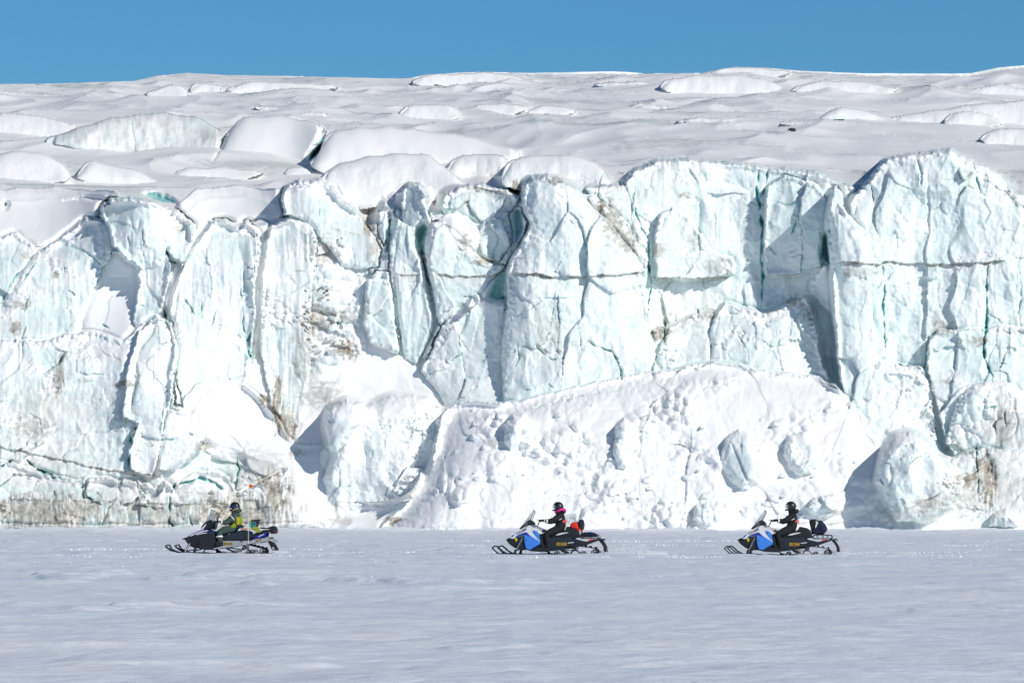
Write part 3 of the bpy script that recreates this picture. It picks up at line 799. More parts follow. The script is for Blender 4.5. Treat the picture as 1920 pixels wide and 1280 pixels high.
# wall to the right of it
R('ice_wall', [(1098, 354), (1130, 349), (1172, 346), (1188, 322), (1232, 304), (1300, 302), (1420, 314), (1436, 318), (1480, 318), (1540, 330), (1575, 346), (1605, 354), (1612, 500), (1600, 740), (1500, 770), (1300, 770), (1225, 760), (1205, 600), (1190, 470), (1140, 400)],
  303.0, T=3.0, w=1.6, gz=.10, gx=-.01, topT=1.8, topw=1.8, back=7, scoop=.8, flute=.9, rough=1.5, topsnow=.45, seed=57, warp=4)
R('ice_bulge', [(1240, 400), (1262, 392), (1290, 410), (1312, 440), (1330, 470), (1372, 485), (1374, 512), (1330, 521), (1270, 523), (1232, 520), (1228, 450)], 301.6, T=1.3, w=1.6, gz=.06, scoop=.3, topsnow=.4, topT=.5, topw=1, seed=58)
R('ice_bulge', [(1440, 350), (1470, 330), (1530, 350), (1556, 380), (1545, 440), (1538, 500), (1500, 512), (1436, 514), (1434, 440)], 301.8, T=1.2, w=1.4, gz=.06, scoop=.8, topsnow=.3, seed=59)
R('ice_block', [(1224, 620), (1260, 612), (1300, 590), (1336, 588), (1340, 640), (1334, 720), (1230, 720)], 300.4, T=1.4, w=1.0, gz=.06, chunky=.3, rough=1.3, topsnow=.6, snow=.1, seed=60)
R('ice_block', [(1332, 640), (1336, 600), (1358, 568), (1380, 575), (1430, 590), (1470, 578), (1508, 560), (1524, 585), (1530, 630), (1545, 690), (1568, 742), (1500, 740), (1400, 720), (1338, 712)],
  299.0, T=2.0, w=1.4, gz=.12, gx=.02, topT=1.6, topw=1.6, scoop=.6, rough=1.2, snow=.12, topsnow=.9, seed=61)
R('broken_ice', [(1505, 520), (1540, 500), (1575, 520), (1580, 760), (1555, 740), (1540, 680), (1525, 600)], 303.6, T=1.5, w=1.5, gz=.15, chunky=1.1, rough=1.5, snow=.0, topsnow=.3, stain=.25, seed=62)
R('ice_boulder', [(1519, 540), (1530, 512), (1548, 497), (1562, 505), (1566, 560), (1560, 590), (1540, 570)], 300.6, T=1.3, w=.9, gz=.1, rough=.9, snow=.5, seed=63, step=1.4)
# the broad right tower
R('ice_tower', [(1596, 380), (1604, 366), (1634, 338), (1650, 312), (1664, 300), (1700, 294), (1748, 288), (1782, 283), (1806, 296), (1824, 306), (1862, 322), (1886, 340), (1900, 360), (1930, 370), (2150, 380), (2150, 900), (1880, 880), (1740, 860), (1620, 850), (1600, 760), (1588, 600), (1590, 470)],
  297.6, T=3.8, w=2.0, gz=.10, gx=.03, topT=2.4, topw=2.6, back=8, scoop=.9, flute=.5, rough=1.6, snow=.04, topsnow=.4, seed=64, step=1.45, warp=4)
R('ice_fin', [(1553, 420), (1560, 372), (1566, 355), (1572, 380), (1600, 420), (1628, 440), (1640, 500), (1632, 560), (1640, 650), (1650, 760), (1638, 850), (1612, 840), (1595, 790), (1576, 700), (1566, 600), (1562, 520), (1556, 470)],
  296.2, T=2.6, w=1.6, gz=.06, gx=-.35, topT=.8, topw=2, back=9, scoop=.4, flute=.6, rough=1.0, snow=.0, topsnow=.15, seed=65, step=1.4, warp=3)
R('ice_buttress', [(1612, 760), (1622, 700), (1650, 680), (1690, 684), (1728, 690), (1745, 720), (1750, 780), (1760, 850), (1700, 880), (1640, 860), (1618, 830)], 295.6, T=1.8, w=1.2, gz=.16, chunky=.5, scoop=.3, rough=1.2, snow=.3, topsnow=.8, topT=.8, topw=1, seed=66)
R('ice_block', [(1742, 640), (1760, 618), (1800, 622), (1870, 612), (1960, 620), (2100, 620), (2100, 900), (1790, 860), (1768, 800), (1752, 740), (1738, 690)], 295.8, T=1.4, w=.9, gz=.08, gx=-.05, scoop=.8, rough=1.2, topsnow=.5, seed=67)
R('ice_arch', [(1776, 830), (1785, 780), (1800, 740), (1828, 722), (1850, 716), (1890, 716), (1930, 740), (1990, 760), (2000, 960), (1840, 960), (1830, 880), (1790, 850)], 293.6, T=2.2, w=1.3, gz=.16, chunky=.7, scoop=.4, rough=1.3, snow=.15, topsnow=.7, topT=1, topw=1, seed=68)
R('ice_recess', [(1868, 790), (1900, 772), (1960, 780), (1960, 880), (1880, 880), (1868, 840)], 293.2, T=.3, w=.8, rough=.8, chunky=.3, stain=.5, snow=0, topsnow=.2, seed=69)
R('ice_block', [(1690, 990), (1740, 900), (1800, 850), (1860, 840), (1960, 850), (2100, 850), (2100, 1010), (1750, 1010)], 291.2, T=1.4, w=.8, gz=.3, chunky=.55, rough=1.3, snow=.15, topsnow=.6, seed=70)
# avalanche cone between the left wall and the round block
R('snow_cone', [(352, 800), (372, 745), (405, 728), (440, 735), (470, 760), (500, 800), (540, 850), (560, 858), (600, 850), (612, 900), (640, 960), (660, 1010), (480, 1010), (515, 965), (545, 905), (540, 880), (500, 866), (450, 848), (400, 830)],
  294.4, T=1.0, w=2.2, gz=.60, ice=0, snow=1, rough=.5, topT=.5, topw=1, seed=71)
R('snow_drift', [(555, 870), (560, 800), (600, 760), (640, 760), (640, 1000), (560, 1010)], 297, T=1, w=2, gz=.6, ice=0, snow=1, rough=.8, seed=72)
# snow and rubble apron under the centre and the right
R('rubble_slope', [(720, 1010), (785, 955), (828, 900), (842, 830), (850, 772), (950, 780), (1050, 755), (1140, 735), (1230, 716), (1262, 720), (1300, 705), (1350, 700), (1400, 714), (1480, 726), (1540, 730), (1590, 770), (1612, 826), (1630, 850), (1700, 860), (1900, 900), (2150, 900), (2150, 1012)],
  290.0, T=.6, w=2.6, wall=1.0, k=1.2, gz=.72, chunky=.85, patchy=True, cscale=.8, rough=1.2, snow=.72, topsnow=.6, ice=.85, topT=.8, topw=2, seed=73, step=1.5)
R('snow_mound', [(1240, 800), (1262, 735), (1300, 708), (1352, 700), (1400, 716), (1480, 728), (1540, 735), (1586, 775), (1608, 826), (1640, 860), (1640, 950), (1560, 960), (1480, 950), (1440, 900), (1380, 860), (1330, 830)],
  on_surface(1480, 956) - .45, T=.8, w=3.0, gz=.74, ice=0, wall=1.0, k=1.2, snow=1, rough=1.6, chunky=.60, patchy=True, cscale=.9, topT=.6, topw=2, seed=74, warp=7)
R('snow_drift', [(630, 1010), (650, 984), (690, 976), (720, 972), (760, 962), (795, 966), (800, 1010)], 293.2, T=.6, w=1.5, gz=.8, ice=0, snow=1, rough=.4, seed=78)
R('snow_bank', [(-220, 1004), (-220, 988), (0, 989), (100, 986), (140, 989), (200, 990), (330, 990), (480, 989), (600, 984), (600, 1000)], 292, T=.3, w=.5, gz=.4, ice=0, snow=1, rough=.2, seed=76)

fill_gaps()
flatten_front()
# gaps between the towers, two of them tinted for a cast shadow
for poly, dp in [([(772, 430), (795, 408), (812, 430), (797, 470), (812, 530), (820, 600), (822, 615), (800, 660), (782, 685), (797, 640), (812, 605), (800, 560), (789, 500), (778, 470)], 2.2),
                 ([(737, 514), (743, 512), (748, 560), (754, 620), (758, 665), (750, 660), (745, 610), (739, 560)], 2.0),
                 ([(724, 400), (734, 388), (742, 420), (730, 470), (720, 440)], 1.6),
                 ([(958, 385), (984, 385), (990, 420), (984, 445), (960, 485), (952, 520), (952, 575), (925, 568), (905, 560), (925, 520), (950, 480), (960, 440)], 1.6),  # recess left of the centre tower; the tower's shadow is tinted into its colour
                 ([(1530, 470), (1560, 372), (1564, 460), (1562, 520), (1548, 500)], 1.5),  # recess beside the right tower, darkened in colour for the shadow falling there
                 ([(300, 575), (312, 572), (320, 600), (332, 640), (322, 652), (312, 620), (298, 600)], 2.5)]:
    R('crevasse', poly, 302, pit=dp, w=.5, warp=3, deep0=.45, seed=int(poly[0][0]))
# fallen blocks that stand by themselves at the foot
def boulder(name, label, cat, *a, **k):
    relief(name, *a, parent=None, label=label, cat=cat, **k)
boulder('ice_boulder', 'huge rounded grey white ice boulder at the foot of the cliff', 'ice boulder',
  [(606, 900), (625, 850), (640, 800), (680, 762), (740, 740), (800, 745), (830, 780), (840, 850), (828, 920), (790, 950), (760, 975), (720, 985), (660, 984), (628, 972), (612, 940)],
  295.3, T=2.6, w=3.2, gz=.28, topT=2.6, topw=4, scoop=.45, rough=1.4, snow=.45, topsnow=1.0, seed=81)
boulder('ice_block', 'snow topped ice block leaning against the left of the huge rounded boulder', 'ice block',
  [(612, 800), (618, 768), (650, 752), (680, 756), (676, 790), (650, 830), (632, 848), (616, 838)], on_surface(640, 850) - .4, T=1.3, w=.8, gz=.1, topT=.8, topw=.8, topsnow=1.0, snow=.2, seed=82)
boulder('snow_covered_ice_lump', 'small round snow covered lump beside the cone of avalanche snow', 'ice lump',
  [(597, 860), (604, 844), (616, 842), (625, 856), (622, 872), (610, 880), (600, 874)], on_surface(612, 884) - .1, T=.8, w=.5, wall=20, ice=.1, snow=.9, rough=1.0, seed=83)
boulder('ice_boulder', 'big pale ice boulder with a dirty brown layer standing right of the snow mound', 'ice boulder',
  [(1640, 905), (1655, 850), (1680, 820), (1705, 812), (1730, 822), (1765, 855), (1785, 890), (1798, 925), (1780, 955), (1730, 975), (1680, 978), (1664, 940), (1656, 915)],
  288.3, T=2.4, w=1.8, gz=.15, gx=-.05, topT=1.6, topw=2, scoop=.6, rough=1.2, snow=.1, topsnow=.7, seed=84)
boulder('ice_block', 'flat pale green ice block half buried in snow behind the rightmost rider', 'ice block',
  [(1514, 950), (1522, 936), (1545, 930), (1562, 925), (1572, 935), (1570, 960), (1552, 972), (1530, 968), (1516, 962)], on_surface(1540, 966) - .4, T=.9, w=.5, gz=.2, topT=.5, topw=.4, rough=.6, topsnow=.7, seed=85, step=1.4)
boulder('ice_lump', 'rounded shiny ice lump sticking out low on the snow mound', 'ice lump',
  [(1352, 850), (1362, 818), (1385, 806), (1408, 815), (1425, 850), (1432, 880), (1420, 905), (1392, 922), (1372, 905), (1358, 880)], on_surface(1385, 905) - .1, T=1.0, w=1.1, gz=.2, topT=.8, topw=1, rough=1.0, scoop=.3, snow=.15, topsnow=.7, seed=86)
boulder('ice_lump', 'wide ice lump in the middle of the snow mound under the cliff recess', 'ice lump',
  [(1468, 850), (1480, 818), (1510, 808), (1532, 830), (1538, 862), (1520, 885), (1500, 890), (1480, 878)], on_surface(1505, 880) - .05, T=.7, w=.9, gz=.3, rough=1.2, snow=.3, topsnow=.7, seed=87)
boulder('ice_slab', 'tall wedge of ice resting at the left foot of the great centre tower', 'ice slab',
  [(944, 830), (948, 795), (962, 780), (985, 778), (992, 800), (976, 830), (958, 846)], on_surface(965, 835) - .3, T=1.2, w=.7, gz=.15, rough=.7, snow=.2, topsnow=.6, seed=88)
boulder('ice_block', 'small white ice block at the right end under the brown stained wall', 'ice block',
  [(1855, 985), (1862, 962), (1885, 955), (1905, 968), (1908, 985), (1880, 990)], on_surface(1880, 985) - .4, T=.8, w=.5, gz=.3, rough=.8, snow=.5, topsnow=.7, seed=89)
boulder('ice_block', 'bluish ice block low behind the windshield of the rightmost snowmobile', 'ice block',
  [(1300, 975), (1305, 950), (1325, 942), (1345, 950), (1350, 975), (1330, 985)], on_surface(1320, 980) - .4, T=.8, w=.5, gz=.3, rough=1.0, chunky=.3, snow=.2, seed=90)
boulder('ice_lump', 'pale ice lump standing free just left of the flat wide ice face on the apron', 'ice lump',
  [(1150, 850), (1156, 800), (1172, 785), (1186, 800), (1190, 850), (1180, 880), (1160, 878)], on_surface(1170, 870) - .1, T=.9, w=.8, gz=.25, rough=1.2, snow=.45, topsnow=.6, seed=91)

# scattered rubble chunks lying on the apron
rng = random.Random(8)
CH = []
for i in range(90):
    px = rng.uniform(800, 1640); py = rng.uniform(760, 985)
    r = rng.choice([4, 5, 6, 8, 11, 15]) * rng.uniform(.8, 1.3)
    n = rng.choice([5, 6, 7])
    a0 = rng.uniform(0, 6.28)
    pl = [(px + r * rng.uniform(.6, 1.4) * math.cos(a0 + 6.28 * k / n), py + r * .6 * rng.uniform(.5, 1.3) * math.sin(a0 + 6.28 * k / n)) for k in range(n)]
    zb = (931 - py) / F * 290
    Yc = on_surface(px, py) - r * .010
    k = dict(T=r * .07, w=r * .015, gz=.30, facet=.25, k=.08, rough=.35, snow=rng.uniform(.4, .9), topsnow=.7, warp=1.0, step=1.3, back=2.0, seed=500 + i, smooth=0)
    relief('ice_chunk', pl, Yc, **k)

# humps of ice and snow on the upper glacier (each stands where the surface meets its foot)
def hump(poly, T=None, name='ice_hump', **k):
    yb = max(p[1] for p in poly); xc = sum(p[0] for p in poly) / len(poly)
    c = int((xc - GXS[0]) / STEP); r = int((yb - 2 - GYS[0]) / STEP)
    Y = float(D0[min(r, len(GYS) - 1), min(max(c, 0), len(GXS) - 1)])
    hgt = (yb - min(p[1] for p in poly)) / F * Y
    d = dict(T=T or hgt * .4, w=hgt * .4, gz=1.1, topT=hgt * 2.0, topw=hgt * .6, rough=.7, warp=4, topsnow=.7, snow=.1, hump=True)
    d.update(k)
    return relief(name, poly, Y - d['T'] * .3, **d)
hump([(75, 262), (150, 238), (200, 224), (250, 216), (330, 213), (375, 220), (404, 236), (425, 250), (418, 275), (400, 312), (350, 322), (300, 320), (240, 300), (190, 285), (120, 275)], scoop=.5, snow=.0, topsnow=.3, stain=.28, facet=.3, seed=201)
hump([(394, 314), (412, 280), (432, 240), (450, 222), (490, 217), (560, 222), (612, 240), (606, 262), (588, 290), (574, 312), (500, 326)], ice=0, snow=1, rough=.4, name='snow_hump', seed=202)
hump([(578, 312), (596, 285), (612, 255), (640, 240), (760, 238), (900, 262), (1000, 290), (900, 320), (760, 330), (620, 330)], ice=0, snow=1, rough=.6, name='snow_hump', seed=203)
hump([(596, 330), (650, 300), (720, 290), (786, 288), (812, 296), (842, 318), (880, 352), (820, 380), (700, 390), (600, 372)], snow=.5, topsnow=.7, rough=1.0, seed=204)
hump([(530, 330), (545, 316), (575, 312), (586, 325), (560, 334)], seed=205)
hump([(144, 340), (150, 315), (165, 303), (215, 308), (270, 325), (300, 342), (220, 350)], scoop=.2, seed=206)
hump([(-60, 345), (-20, 290), (60, 282), (110, 300), (145, 335), (60, 352)], snow=.4, seed=207)
hump([(-40, 255), (-10, 215), (50, 210), (100, 222), (150, 240), (100, 258)], snow=.5, stain=.1, seed=208)
hump([(310, 335), (340, 318), (400, 313), (470, 318), (500, 330), (420, 345)], snow=.3, rough=.5, seed=209)
hump([(940, 340), (952, 300), (985, 290), (1060, 288), (1110, 300), (1140, 330), (1152, 350), (1060, 362), (950, 356)], scoop=.3, snow=.1, seed=210, flute=.6)
hump([(1172, 352), (1190, 318), (1225, 304), (1300, 300), (1400, 306), (1500, 320), (1560, 335), (1560, 360), (1300, 365)], snow=.3, seed=211)
hump([(743, 226), (752, 204), (790, 196), (850, 198), (862, 206), (862, 222), (800, 232)], scoop=.3, seed=212)
hump([(870, 218), (885, 200), (930, 192), (985, 196), (980, 215), (920, 224)], snow=.3, seed=213)
hump([(985, 220), (995, 204), (1030, 196), (1060, 198), (1090, 210), (1040, 222)], snow=.6, seed=214)
hump([(1530, 222), (1560, 206), (1600, 203), (1650, 218), (1660, 226), (1590, 228)], snow=.2, seed=215)
hump([(1660, 226), (1700, 210), (1780, 205), (1840, 194), (1960, 186), (2100, 190), (2100, 240), (1800, 240)], snow=.4, stain=.08, seed=216)
hump([(1769, 236), (1775, 216), (1800, 210), (1850, 212), (1884, 226), (1870, 238), (1800, 242)], scoop=.4, seed=217)
hump([(1832, 268), (1845, 250), (1880, 243), (1940, 243), (2040, 250), (2040, 275), (1900, 280)], snow=.3, stain=.15, seed=218)
hump([(265, 182), (290, 166), (330, 160), (352, 162), (356, 180), (310, 186)], scoop=.3, seed=219)
hump([(354, 181), (362, 160), (382, 155), (412, 158), (416, 168), (390, 180)], scoop=.3, seed=220)
hump([(420, 172), (440, 158), (500, 152), (560, 156), (640, 160), (620, 172), (500, 178)], snow=.3, seed=221)
hump([(1236, 172), (1250, 146), (1300, 142), (1380, 140), (1440, 150), (1480, 168), (1400, 180), (1300, 180)], snow=.6, seed=222)
hump([(1480, 176), (1500, 160), (1560, 150), (1640, 156), (1700, 170), (1600, 182)], snow=.6, seed=223)
hump([(1818, 180), (1826, 164), (1860, 160), (1900, 164), (1980, 170), (1960, 184)], scoop=.4, seed=224)
hump([(768, 152), (800, 140), (900, 137), (980, 140), (1000, 160), (900, 165), (800, 162)], snow=.6, seed=225)
for poly in ([(262, 360), (290, 357), (318, 364), (342, 383), (330, 389), (300, 385), (272, 376)], [(108, 378), (150, 368), (168, 364), (198, 370), (190, 377), (150, 376)], [(2, 378), (14, 374), (20, 384), (12, 396), (3, 394)], [(600, 236), (618, 240), (604, 262), (590, 282), (578, 300), (570, 296), (588, 268)], [(398, 300), (412, 270), (422, 256), (426, 262), (410, 290), (400, 306)]):
    R('crevasse', poly, 318, pit=1.6, w=.5, warp=3, deep0=.75, seed=int(poly[0][0]))
hump([(1320, 145), (1345, 131), (1382, 126), (1440, 128), (1500, 138), (1420, 150)], snow=.7, seed=227)
hump([(830, 340), (850, 290), (940, 288), (960, 310), (940, 345), (880, 352)], snow=.7, topsnow=.5, chunky=.3, seed=228)
for (poly) in [[(480, 195), (520, 205), (560, 212), (520, 214), (480, 206)], [(555, 212), (590, 209), (625, 214), (600, 221), (560, 219)], [(1100, 160), (1160, 152), (1230, 158), (1160, 168)],
               [(1170, 200), (1210, 193), (1260, 200), (1210, 207)], [(1450, 232), (1500, 226), (1560, 232), (1500, 240)], [(1255, 225), (1330, 218), (1390, 226), (1320, 234)]]:
    hump(poly, snow=.1, stain=.3, rough=.4, name='wind_scoured_hump')

fracture()
carve()
limit_gaps()
emit_glacier()
# ---------------------------------------------------------------- mesh helpers for vehicles and people
def bm_obj(name, bm, mat, parent=None, smooth=False, sharp=40):
    me = bpy.data.meshes.new(name)
    bmesh.ops.recalc_face_normals(bm, faces=bm.faces[:])
    bm.to_mesh(me); bm.free()
    for m in (mat if isinstance(mat, (list, tuple)) else [mat]): me.materials.append(m)
    if smooth:
        me.polygons.foreach_set('use_smooth', [True] * len(me.polygons))
        me.set_sharp_from_angle(angle=math.radians(sharp))
    o = bpy.data.objects.new(name, me)
    COL.objects.link(o)
    if parent: o.parent = parent
    return o

def prism(bm, pts, y0, y1, inset=0.0, bevel=0.012, seg=2, y_mid=None):
    """side outline pts [(x, z)] stretched from y0 to y1; inset narrows the two side faces' outline"""
    cx = sum(p[0] for p in pts) / len(pts); cz = sum(p[1] for p in pts) / len(pts)
    def ring(y, k):
        return [bm.verts.new((cx + (p[0] - cx) * k, y, cz + (p[1] - cz) * k)) for p in pts]
    n = len(pts)
    k = 1 - inset
    rings = [ring(y0, k), ring(y0 + (y1 - y0) * 0.22, 1), ring(y1 - (y1 - y0) * 0.22, 1), ring(y1, k)] if inset else [ring(y0, 1), ring(y1, 1)]
    new = []
    for a, b in zip(rings[:-1], rings[1:]):
        for i in range(n):
            new.append(bm.faces.new((a[i], a[(i + 1) % n], b[(i + 1) % n], b[i])))
    new.append(bm.faces.new(rings[0][::-1])); new.append(bm.faces.new(rings[-1]))
    if bevel:
        es = set()
        for f in new[-2:]:
            for e in f.edges: es.add(e)
        try: bmesh.ops.bevel(bm, geom=list(es), offset=bevel, segments=seg, affect='EDGES', profile=0.6)
        except Exception: pass

def tube(bm, pts, r, n=8, closed=False, r2=None):
    pts = [Vector(p) for p in pts]
    N_ = len(pts)
    rings = []
    up = Vector((0, 1, 0))
    for i, p in enumerate(pts):
        if closed: t = (pts[(i + 1) % N_] - pts[i - 1])
        else: t = pts[min(i + 1, N_ - 1)] - pts[max(i - 1, 0)]
        if t.length < 1e-9: t = Vector((0, 0, 1))
        t.normalize()
        a = t.cross(up)
        if a.length < 0.1: a = t.cross(Vector((0, 0, 1)))
        a.normalize(); b = t.cross(a)
        rr = r if r2 is None else r + (r2 - r) * i / max(1, N_ - 1)
        rings.append([bm.verts.new(p + (a * math.cos(6.28318 * k / n) + b * math.sin(6.28318 * k / n)) * rr) for k in range(n)])
    m = N_ if closed else N_ - 1
    for i in range(m):
        A, B = rings[i], rings[(i + 1) % N_]
        for k in range(n):
            bm.faces.new((A[k], A[(k + 1) % n], B[(k + 1) % n], B[k]))
    if not closed:
        bm.faces.new(rings[0][::-1]); bm.faces.new(rings[-1])

def disc(bm, x, z, r, y0, y1, n=20, hub=0.0):
    pts = [(x + r * math.cos(6.28318 * k / n), z + r * math.sin(6.28318 * k / n)) for k in range(n)]
    prism(bm, pts, y0, y1, bevel=min(0.012, r * .15), seg=1)

def ring_mesh(bm, x, z, r, rt, y0, y1, n=20):
    """tyre-like ring"""
    a = []
    for (rr, y) in ((r, y0), (r, y1), (r - rt, y1), (r - rt, y0)):
        a.append([bm.verts.new((x + rr * math.cos(6.28318 * k / n), y, z + rr * math.sin(6.28318 * k / n))) for k in range(n)])
    for i in range(4):
        A, B = a[i], a[(i + 1) % 4]
        for k in range(n): bm.faces.new((A[k], A[(k + 1) % n], B[(k + 1) % n], B[k]))

def ball(bm, c, r, sx=1, sy=1, sz=1, u=16, v=10, rot=None):
    g = bmesh.ops.create_uvsphere(bm, u_segments=u, v_segments=v, radius=r)
    M = Matrix.Translation(Vector(c)) @ (rot or Matrix.Identity(4)) @ Matrix.Diagonal((sx, sy, sz, 1))
    bmesh.ops.transform(bm, matrix=M, verts=g['verts'])
    return g['verts']

def text_obj(name, txt, size, loc, rot, mat, parent, depth=0.002, sx=1.0):
    cu = bpy.data.curves.new(name, 'FONT')
    cu.body = txt; cu.size = size; cu.extrude = depth; cu.align_x = 'CENTER'; cu.align_y = 'CENTER'; cu.resolution_u = 2; cu.offset = size * 0.012
    t = bpy.data.objects.new(name + '_tmp', cu)
    COL.objects.link(t)
    dg = bpy.context.evaluated_depsgraph_get()
    me = bpy.data.meshes.new_from_object(t.evaluated_get(dg))
    bpy.data.objects.remove(t); bpy.data.curves.remove(cu)
    me.name = name
    me.materials.clear(); me.materials.append(mat)
    o = bpy.data.objects.new(name, me)
    COL.objects.link(o)
    o.parent = parent
    o.location = loc; o.rotation_euler = rot; o.scale = (sx, 1, 1)
    return o

M_BLACK = plain('black_plastic', (0.018, 0.019, 0.021), .38, spec=.5)
M_RUBBER = plain('black_rubber', (0.022, 0.022, 0.023), .75, spec=.2)
M_NAVY = plain('dark_grey_blue_panel', (0.022, 0.030, 0.042), .42, spec=.45)
M_WHITE = plain('white_bodywork', (0.78, 0.79, 0.80), .35)
M_BLUE = plain('sky_blue_bodywork', (0.060, 0.245, 0.78), .38, var=.05)
M_DBLUE = plain('dark_blue_bodywork', (0.018, 0.035, 0.34), .38)
M_RBLUE = plain('royal_blue_bodywork', (0.030, 0.025, 0.36), .35)
M_ALU = plain('brushed_aluminium', (0.62, 0.62, 0.61), .42, metal=.55)
M_STEEL = plain('grey_steel', (0.25, 0.26, 0.27), .45, metal=.6)
M_RED = plain('red_fabric', (0.78, 0.035, 0.025), .7)
M_REDR = plain('red_reflector', (0.75, 0.02, 0.03), .3)
M_YEL = plain('yellow_trim', (0.85, 0.62, 0.02), .4)
M_ORA = plain('orange_lens', (0.95, 0.36, 0.02), .3)
M_PLATE = plain('plate_black', (0.015, 0.013, 0.012), .5)
M_PLATEY = plain('plate_yellow', (0.80, 0.50, 0.06), .5)
M_SUIT = plain('black_snowsuit_fabric', (0.016, 0.017, 0.020), .8, spec=.25, var=.35, scale=14)
M_SUITG = plain('dark_green_snowsuit_fabric', (0.055, 0.085, 0.072), .85, spec=.2, var=.3, scale=14)
M_REFL = plain('reflective_band', (0.80, 0.81, 0.80), .4)
M_SKIN = plain('skin', (0.60, 0.36, 0.26), .55, var=.06)
M_PINK = plain('pink_hood_fabric', (0.85, 0.03, 0.30), .8)
M_VEST = plain('yellow_green_vest', (0.30, 0.40, 0.012), .7, var=.05)
M_FUR = plain('light_brown_fur', (0.38, 0.25, 0.15), .95, var=.5, scale=60)
M_HELM = plain('matt_black_helmet', (0.020, 0.021, 0.023), .33, spec=.5)
M_GOG = plain('blue_goggle_lens', (0.035, 0.09, 0.28), .2, spec=.6)
M_VIS = plain('pale_visor', (0.35, 0.42, 0.50), .15, spec=.6)
M_PACK = plain('navy_backpack_fabric', (0.014, 0.020, 0.050), .8, var=.3)
M_TEAL = plain('turquoise_rope', (0.10, 0.55, 0.47), .7)
M_SHOV = plain('yellow_green_shovel', (0.36, 0.37, 0.05), .5)
M_WOOD = plain('wooden_handle', (0.62, 0.42, 0.18), .6)
M_FLAG = plain('orange_flag', (0.90, 0.16, 0.03), .7)
M_POLE = plain('white_fibreglass', (0.75, 0.75, 0.70), .5)
M_SNOWL = plain('loose_snow', (0.92, 0.92, 0.93), .6, var=.02)
def glassy():
    m, N, L, B = nodes_of('tinted_windshield')
    B.inputs['Base Color'].default_value = (0.75, 0.82, 0.88, 1)
    B.inputs['Roughness'].default_value = .12
    B.inputs['Alpha'].default_value = .30
    return m
M_GLASS = glassy()

# ---------------------------------------------------------------- snowmobiles
class Frame:
    """turns side-view sketch units into metres on the machine"""
    def __init__(s, ox, gz, sc): s.ox, s.gz, s.sc = ox, gz, sc
    def __call__(s, x, z): return ((x - s.ox) / s.sc, (s.gz - z) / s.sc)
    def L(s, pts): return [s(*p) for p in pts]
    def T(s, pts, y): return [(s(*p)[0], y, s(*p)[1]) for p in pts]

def part(fr, name, root, mat, outline, y0, y1, **k):
    bm = bmesh.new()
    prism(bm, fr.L(outline), y0, y1, **k)
    return bm_obj(name, bm, mat, root)

def ski(fr, root, pts_bottom, loop, yc):
    bm = bmesh.new()
    w = 0.085
    P3 = [fr(*p) for p in pts_bottom]
    th = 0.028
    n = len(P3)
    for sgn in (0,):
        top = [(x, z + th) for x, z in P3]
        prism(bm, P3 + top[::-1], yc - w, yc + w, bevel=0.006, seg=1)
    # keel runner
    prism(bm, [(P3[0][0] - .02, P3[0][1] - .012), (P3[2][0], P3[2][1] - .012), (P3[2][0], P3[2][1] + .01), (P3[0][0] - .02, P3[0][1] + .01)], yc - .012, yc + .012, bevel=0)
    s = bm_obj('ski', bm, M_BLACK, root)
    bm = bmesh.new()
    lp = [fr(*p) for p in loop]
    tube(bm, [(x, yc - w * .75, z) for x, z in lp], 0.016, 8)
    tube(bm, [(x, yc + w * .75, z) for x, z in lp], 0.016, 8)
    for q in (0.32, 0.6):
        i = int(q * (len(lp) - 1)); tube(bm, [(lp[i][0], yc - w * .75, lp[i][1]), (lp[i][0], yc + w * .75, lp[i][1])], 0.014, 8)
    bm_obj('ski_handle', bm, M_BLACK, s, smooth=True)
    return s

def track(fr, root, loop, hw=0.19, lug=0.042, mat=M_RUBBER):
    P2 = [Vector((fr(*p)[0], 0, fr(*p)[1])) for p in loop]
    # resample the closed loop
    pts = []
    N_ = len(P2)
    for i in range(N_):
        a, b = P2[i], P2[(i + 1) % N_]
        m = max(1, int((b - a).length / 0.055))
        for k in range(m): pts.append(a.lerp(b, k / m))
    n = len(pts)
    bm = bmesh.new()
    c = sum((p for p in pts), Vector()) / n
    rings = []
    for i in range(n):
        t = (pts[(i + 1) % n] - pts[i - 1]).normalized()
        nn = Vector((t.z, 0, -t.x))
        if nn.dot(pts[i] - c) < 0: nn = -nn
        rings.append([bm.verts.new(pts[i] + Vector((0, y, 0)) + nn * o) for y, o in ((-hw, 0), (hw, 0), (hw, -.014), (-hw, -.014))])
    for i in range(n):
        A, B = rings[i], rings[(i + 1) % n]
        for k in range(4): bm.faces.new((A[k], A[(k + 1) % 4], B[(k + 1) % 4], B[k]))
    tr = bm_obj('track', bm, mat, root)
    bm = bmesh.new()
    for i in range(0, n, 2):
        t = (pts[(i + 1) % n] - pts[i - 1]).normalized()
        nn = Vector((t.z, 0, -t.x))
        if nn.dot(pts[i] - c) < 0: nn = -nn
        for (ya, yb_) in ((-hw * .98, -hw * .35), (-hw * .28, hw * .28), (hw * .35, hw * .98)):
            q = [bm.verts.new(pts[i] + t * a + nn * b + Vector((0, y, 0))) for a, b, y in
                 ((-.016, 0, ya), (.016, 0, ya), (.012, lug, ya), (-.012, lug, ya), (-.016, 0, yb_), (.016, 0, yb_), (.012, lug, yb_), (-.012, lug, yb_))]
            for f in ((0, 1, 2, 3), (7, 6, 5, 4), (0, 4, 5, 1), (1, 5, 6, 2), (2, 6, 7, 3), (3, 7, 4, 0)):
                bm.faces.new([q[k] for k in f])
    tag(bm_obj('track_lugs', bm, mat, tr), kind='stuff')
    return tr

